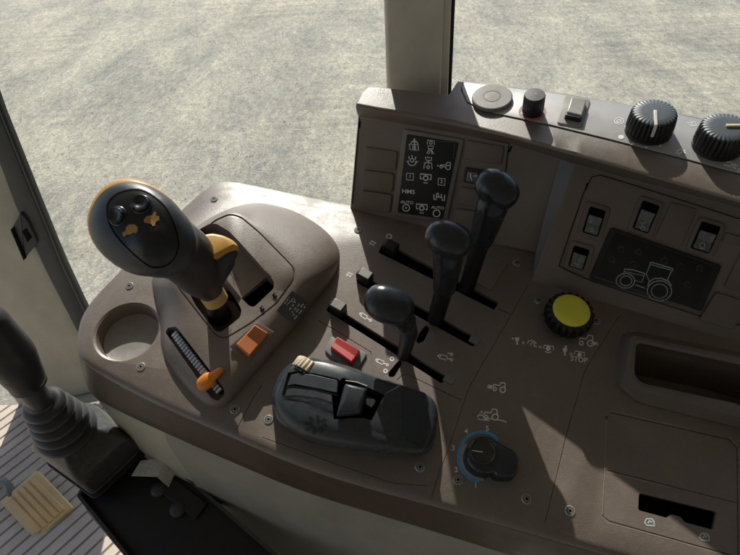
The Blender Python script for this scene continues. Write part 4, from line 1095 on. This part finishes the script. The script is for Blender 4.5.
# ================================================================== REAR PILLAR
pb = pt(386,90,9.0); pe = pt(449,97,9.0)
y0 = 46.0
kf = lambda u,v: (lambda d: EYE + d*((46.0 + .0)/d.y))(ray(u,v))
pa_ = kf(386.5,80); pc_ = kf(449,86)
pil = thing('cab_pillar','grey beige painted steel cab pillar with black window seal','cab pillar',pa_ - UP*20)
def post(x0,x1,yf,yb,mat,name,bv=.25):
    b = MB(); vs=[]; Pm = pa_
    def c(x,y,h): 
        base = V((x, y, Pm.z)); return base + UP*h/UP.z
    R = []
    for h in (-25,110): R.append([c(x0,yf,h),c(x1,yf,h),c(x1,yb,h),c(x0,yb,h)])
    return b.loft(R,True,True,True).build(name,mat,pil,bevel=bv)
post(pa_.x,pc_.x-.8,46.0,51.5,'pillar','post_body',.35)
post(pc_.x-.85,pc_.x-.1,46.35,50.5,'pillar','post_flange',.1)
post(pc_.x-.12,pc_.x+.28,46.7,50.5,plastic('black_window_seal',(.008,.008,.009),.4,400,.1,.02),'window_seal',.1)

# ================================================================== GLASS
def glassmat():
    m = bpy.data.materials.new('window_glass'); m.use_nodes=True; N,L = nt(m); N.clear()
    o=N.new('ShaderNodeOutputMaterial'); mx=N.new('ShaderNodeMixShader'); t=N.new('ShaderNodeBsdfTransparent'); g=N.new('ShaderNodeBsdfGlossy'); 
    t.inputs['Color'].default_value=(.95,.965,.955,1); g.inputs['Roughness'].default_value=.02
    fr=N.new('ShaderNodeLayerWeight'); fr.inputs['Blend'].default_value=.12
    fm=N.new('ShaderNodeMapRange'); fm.inputs['To Min'].default_value=.03; fm.inputs['To Max'].default_value=.6; L.new(fr.outputs['Facing'],fm.inputs['Value'])
    tc=N.new('ShaderNodeTexCoord'); n=N.new('ShaderNodeTexNoise'); n.inputs['Scale'].default_value=9; n.inputs['Detail'].default_value=6; L.new(tc.outputs['Object'],n.inputs['Vector'])
    df=N.new('ShaderNodeBsdfDiffuse'); df.inputs['Color'].default_value=(.75,.72,.65,1); m2=N.new('ShaderNodeMixShader')
    r=N.new('ShaderNodeMapRange'); r.inputs['From Min'].default_value=.4; r.inputs['From Max'].default_value=.75; r.inputs['To Min'].default_value=.02; r.inputs['To Max'].default_value=.06
    L.new(n.outputs['Fac'],r.inputs['Value']); L.new(r.outputs[0],m2.inputs['Fac']); L.new(t.outputs[0],m2.inputs[1]); L.new(df.outputs[0],m2.inputs[2])
    L.new(fm.outputs[0],mx.inputs['Fac']); L.new(m2.outputs[0],mx.inputs[1]); L.new(g.outputs[0],mx.inputs[2]); L.new(mx.outputs[0],o.inputs['Surface']); return m
GM = glassmat()
def pane(x0,x1,y,lbl):
    R=[]
    for h in (-25,110):
        R.append([V((x,y,pa_.z))+UP*h/UP.z for x in (x0,x1)])
    o = MB().loft(R,False).build('window_pane',GM,None,sharp=180); o['label']=lbl; o['category']='window'; return o
pane(-75,pa_.x+.1,49.5,'clear dusty door glass left of the grey pillar')
pane(pc_.x+.2,110,49.0,'clear dusty side window right of the grey pillar, behind the shelf')

# ================================================================== UNSEEN CAB ROOF AND WALLS, ADDED TO CUT AMBIENT LIGHT (above and behind the viewpoint)
def slabup(x0,x1,ya,yb,h0,h1,name,mat,lbl,cat):
    m = MB(); fy_ = UP.cross(RT).normalized(); o = V((0,0,0))
    R = []
    for h in (h0,h1): R.append([o + fx*x + fy*y + UP*h for x,y in ((x0,ya),(x1,ya),(x1,yb),(x0,yb))])
    o = m.loft(R,True,True,True).build(name,mat,None,bevel=1.0); o['label']=lbl; o['category']=cat; return o
liner = plastic('grey_cab_lining',(.32,.30,.27),.8,300,.3,.1)
slabup(-110,120,-85,66,78,84,'unseen_cab_roof',liner,'unseen grey lined cab roof above the console, added to cut sky light','roof')
slabup(-110,120,-90,-85,-60,84,'unseen_side_wall',liner,'unseen grey lined cab wall on the far side of the seat, added to cut sky light','wall')
slabup(115,120,-85,40,-60,84,'unseen_back_wall',liner,'unseen grey lined cab wall behind the seat, added to cut sky light','wall')
# ================================================================== GROUND
def ground_mat():
    m = bpy.data.materials.new('gravel_yard'); m.use_nodes=True; N,L=nt(m); b=N['Principled BSDF']
    tc=N.new('ShaderNodeTexCoord')
    def noise(s,d=6,r=.6,vec=None,dist=0):
        n=N.new('ShaderNodeTexNoise'); n.inputs['Scale'].default_value=s; n.inputs['Detail'].default_value=d; n.inputs['Roughness'].default_value=r; n.inputs['Distortion'].default_value=dist
        L.new(vec or tc.outputs['Object'],n.inputs['Vector']); return n
    mp=N.new('ShaderNodeMapping'); mp.inputs['Rotation'].default_value=(0,0,math.radians(28)); mp.inputs['Scale'].default_value=(1.25,.55,1); L.new(tc.outputs['Object'],mp.inputs['Vector'])
    big=noise(1.1,7,.66,mp.outputs[0],.3); mid=noise(13,9,.8,mp.outputs[0],.0); fine=noise(55,8,.85); 
    def ramp(a,b_,c1,c2,src):
        r=N.new('ShaderNodeValToRGB'); r.color_ramp.elements[0].position=a; r.color_ramp.elements[1].position=b_; r.color_ramp.elements[0].color=(*c1,1); r.color_ramp.elements[1].color=(*c2,1); L.new(src,r.inputs['Fac']); return r
    r1=ramp(.34,.64,(.53,.51,.455),(.86,.80,.645),big.outputs['Fac']); r2=ramp(.38,.62,(.70,.71,.73),(1.12,1.10,1.03),mid.outputs['Fac']); r3=ramp(.36,.62,(.42,.42,.43),(1.28,1.27,1.22),fine.outputs['Fac'])
    m1=N.new('ShaderNodeMixRGB'); m1.blend_type='MULTIPLY'; m1.inputs['Fac'].default_value=1; L.new(r1.outputs[0],m1.inputs[1]); L.new(r2.outputs[0],m1.inputs[2])
    m2=N.new('ShaderNodeMixRGB'); m2.blend_type='MULTIPLY'; m2.inputs['Fac'].default_value=1; L.new(m1.outputs[0],m2.inputs[1]); L.new(r3.outputs[0],m2.inputs[2])
    mp2=N.new('ShaderNodeMapping'); mp2.inputs['Rotation'].default_value=(0,0,math.radians(-34)); mp2.inputs['Scale'].default_value=(.5,7,1); L.new(tc.outputs['Object'],mp2.inputs['Vector'])
    tk=noise(1.0,5,.6,mp2.outputs[0],.4); r4=ramp(.4,.62,(.84,.84,.85),(1.08,1.07,1.05),tk.outputs['Fac'])
    gm=noise(.35,2,.5); r5=ramp(.48,.60,(0,0,0),(1,1,1),gm.outputs['Fac'])
    m3=N.new('ShaderNodeMixRGB'); m3.blend_type='MULTIPLY'; L.new(r5.outputs[0],m3.inputs['Fac']); L.new(m2.outputs[0],m3.inputs[1]); L.new(r4.outputs[0],m3.inputs[2]); m2=m3
    L.new(m2.outputs[0],b.inputs['Base Color']); b.inputs['Roughness'].default_value=.95; b.inputs['Specular IOR Level'].default_value=.15
    bp=N.new('ShaderNodeBump'); bp.inputs['Strength'].default_value=.9; bp.inputs['Distance'].default_value=.03; L.new(mid.outputs['Fac'],bp.inputs['Height'])
    bp2=N.new('ShaderNodeBump'); bp2.inputs['Strength'].default_value=.8; bp2.inputs['Distance'].default_value=.008; L.new(fine.outputs['Fac'],bp2.inputs['Height']); L.new(bp.outputs[0],bp2.inputs['Normal'])
    L.new(bp2.outputs[0],b.inputs['Normal']); return m
GZ = -1.9
me = bpy.data.meshes.new('ground'); R=400
me.from_pydata([(-R,-R,GZ),(R,-R,GZ),(R,R,GZ),(-R,R,GZ)],[],[(0,1,2,3)]); g=bpy.data.objects.new('ground',me); COL.objects.link(g); me.materials.append(ground_mat()); g['kind']='structure'
# loose stones
vs,fs=[],[]
for i in range(26000):
    x=random.uniform(-5,7); y=random.uniform(1.0,9.5)
    s=.004+.011*random.random()**4; k=len(vs); a=random.uniform(0,6.28)
    pts6=[(1,0,0),(.2,.9,.05),(-.9,.3,0),(-.4,-.9,.02),(.6,-.7,0),(.1,.05,.75)]
    for (px_,py_,pz_) in pts6:
        j=random.uniform(.7,1.25); X=px_*j*s; Y=py_*j*s; vs.append((x+X*math.cos(a)-Y*math.sin(a),y+X*math.sin(a)+Y*math.cos(a),GZ-.002+pz_*s*random.uniform(.7,1.2)))
    fs+=[(k+i_,k+(i_+1)%5,k+5) for i_ in range(5)]
me=bpy.data.meshes.new('gravel'); me.from_pydata(vs,[],fs); st_=bpy.data.objects.new('gravel',me); COL.objects.link(st_)
me.materials.append(plastic('pale_stone',(.58,.55,.48),.9,60,.2,.3,(.6,.57,.48),.2,.35)); st_['kind']='stuff'; st_['label']='loose pale gravel scattered over the yard'; st_['category']='gravel'

# ================================================================== CAMERA, LIGHT
cam_d=bpy.data.cameras.new('camera'); cam=bpy.data.objects.new('camera',cam_d); COL.objects.link(cam); scene.camera=cam
cam_d.sensor_fit='HORIZONTAL'; cam_d.sensor_width=36; cam_d.lens=36*F/740; cam_d.clip_start=.01; cam_d.clip_end=1000
cx_,cy_,cz_ = ROT@RT, ROT@UC, ROT@(-FW)
m=Matrix((cx_,cy_,cz_)).transposed().to_4x4(); m.translation=W(EYE); cam.matrix_world=m
sd=(ROT@V((.28,-2.15,-1))).normalized()
sl_=bpy.data.lights.new('sun','SUN'); sl_.energy=5.0; sl_.angle=math.radians(.5); sl_.color=(1,.95,.86)
so=bpy.data.objects.new('sun',sl_); COL.objects.link(so); so.rotation_mode='QUATERNION'; so.rotation_quaternion=sd.to_track_quat('-Z','Y'); so.location=(0,0,5)
w=bpy.data.worlds.new('World'); scene.world=w; w.use_nodes=True; N,L=w.node_tree.nodes,w.node_tree.links
bg=N['Background']; sky=N.new('ShaderNodeTexSky'); sky.sky_type='NISHITA'; sky.sun_disc=False
sky.sun_elevation=math.asin(-sd.z); sky.sun_rotation=math.atan2(-sd.x,-sd.y)
L.new(sky.outputs[0],bg.inputs['Color']); bg.inputs['Strength'].default_value=.14
scene.view_settings.view_transform='Standard'; scene.view_settings.look='None'; scene.view_settings.exposure=0
scene.render.engine='CYCLES'
for o in bpy.data.objects:
    if '_o' in o: del o['_o']
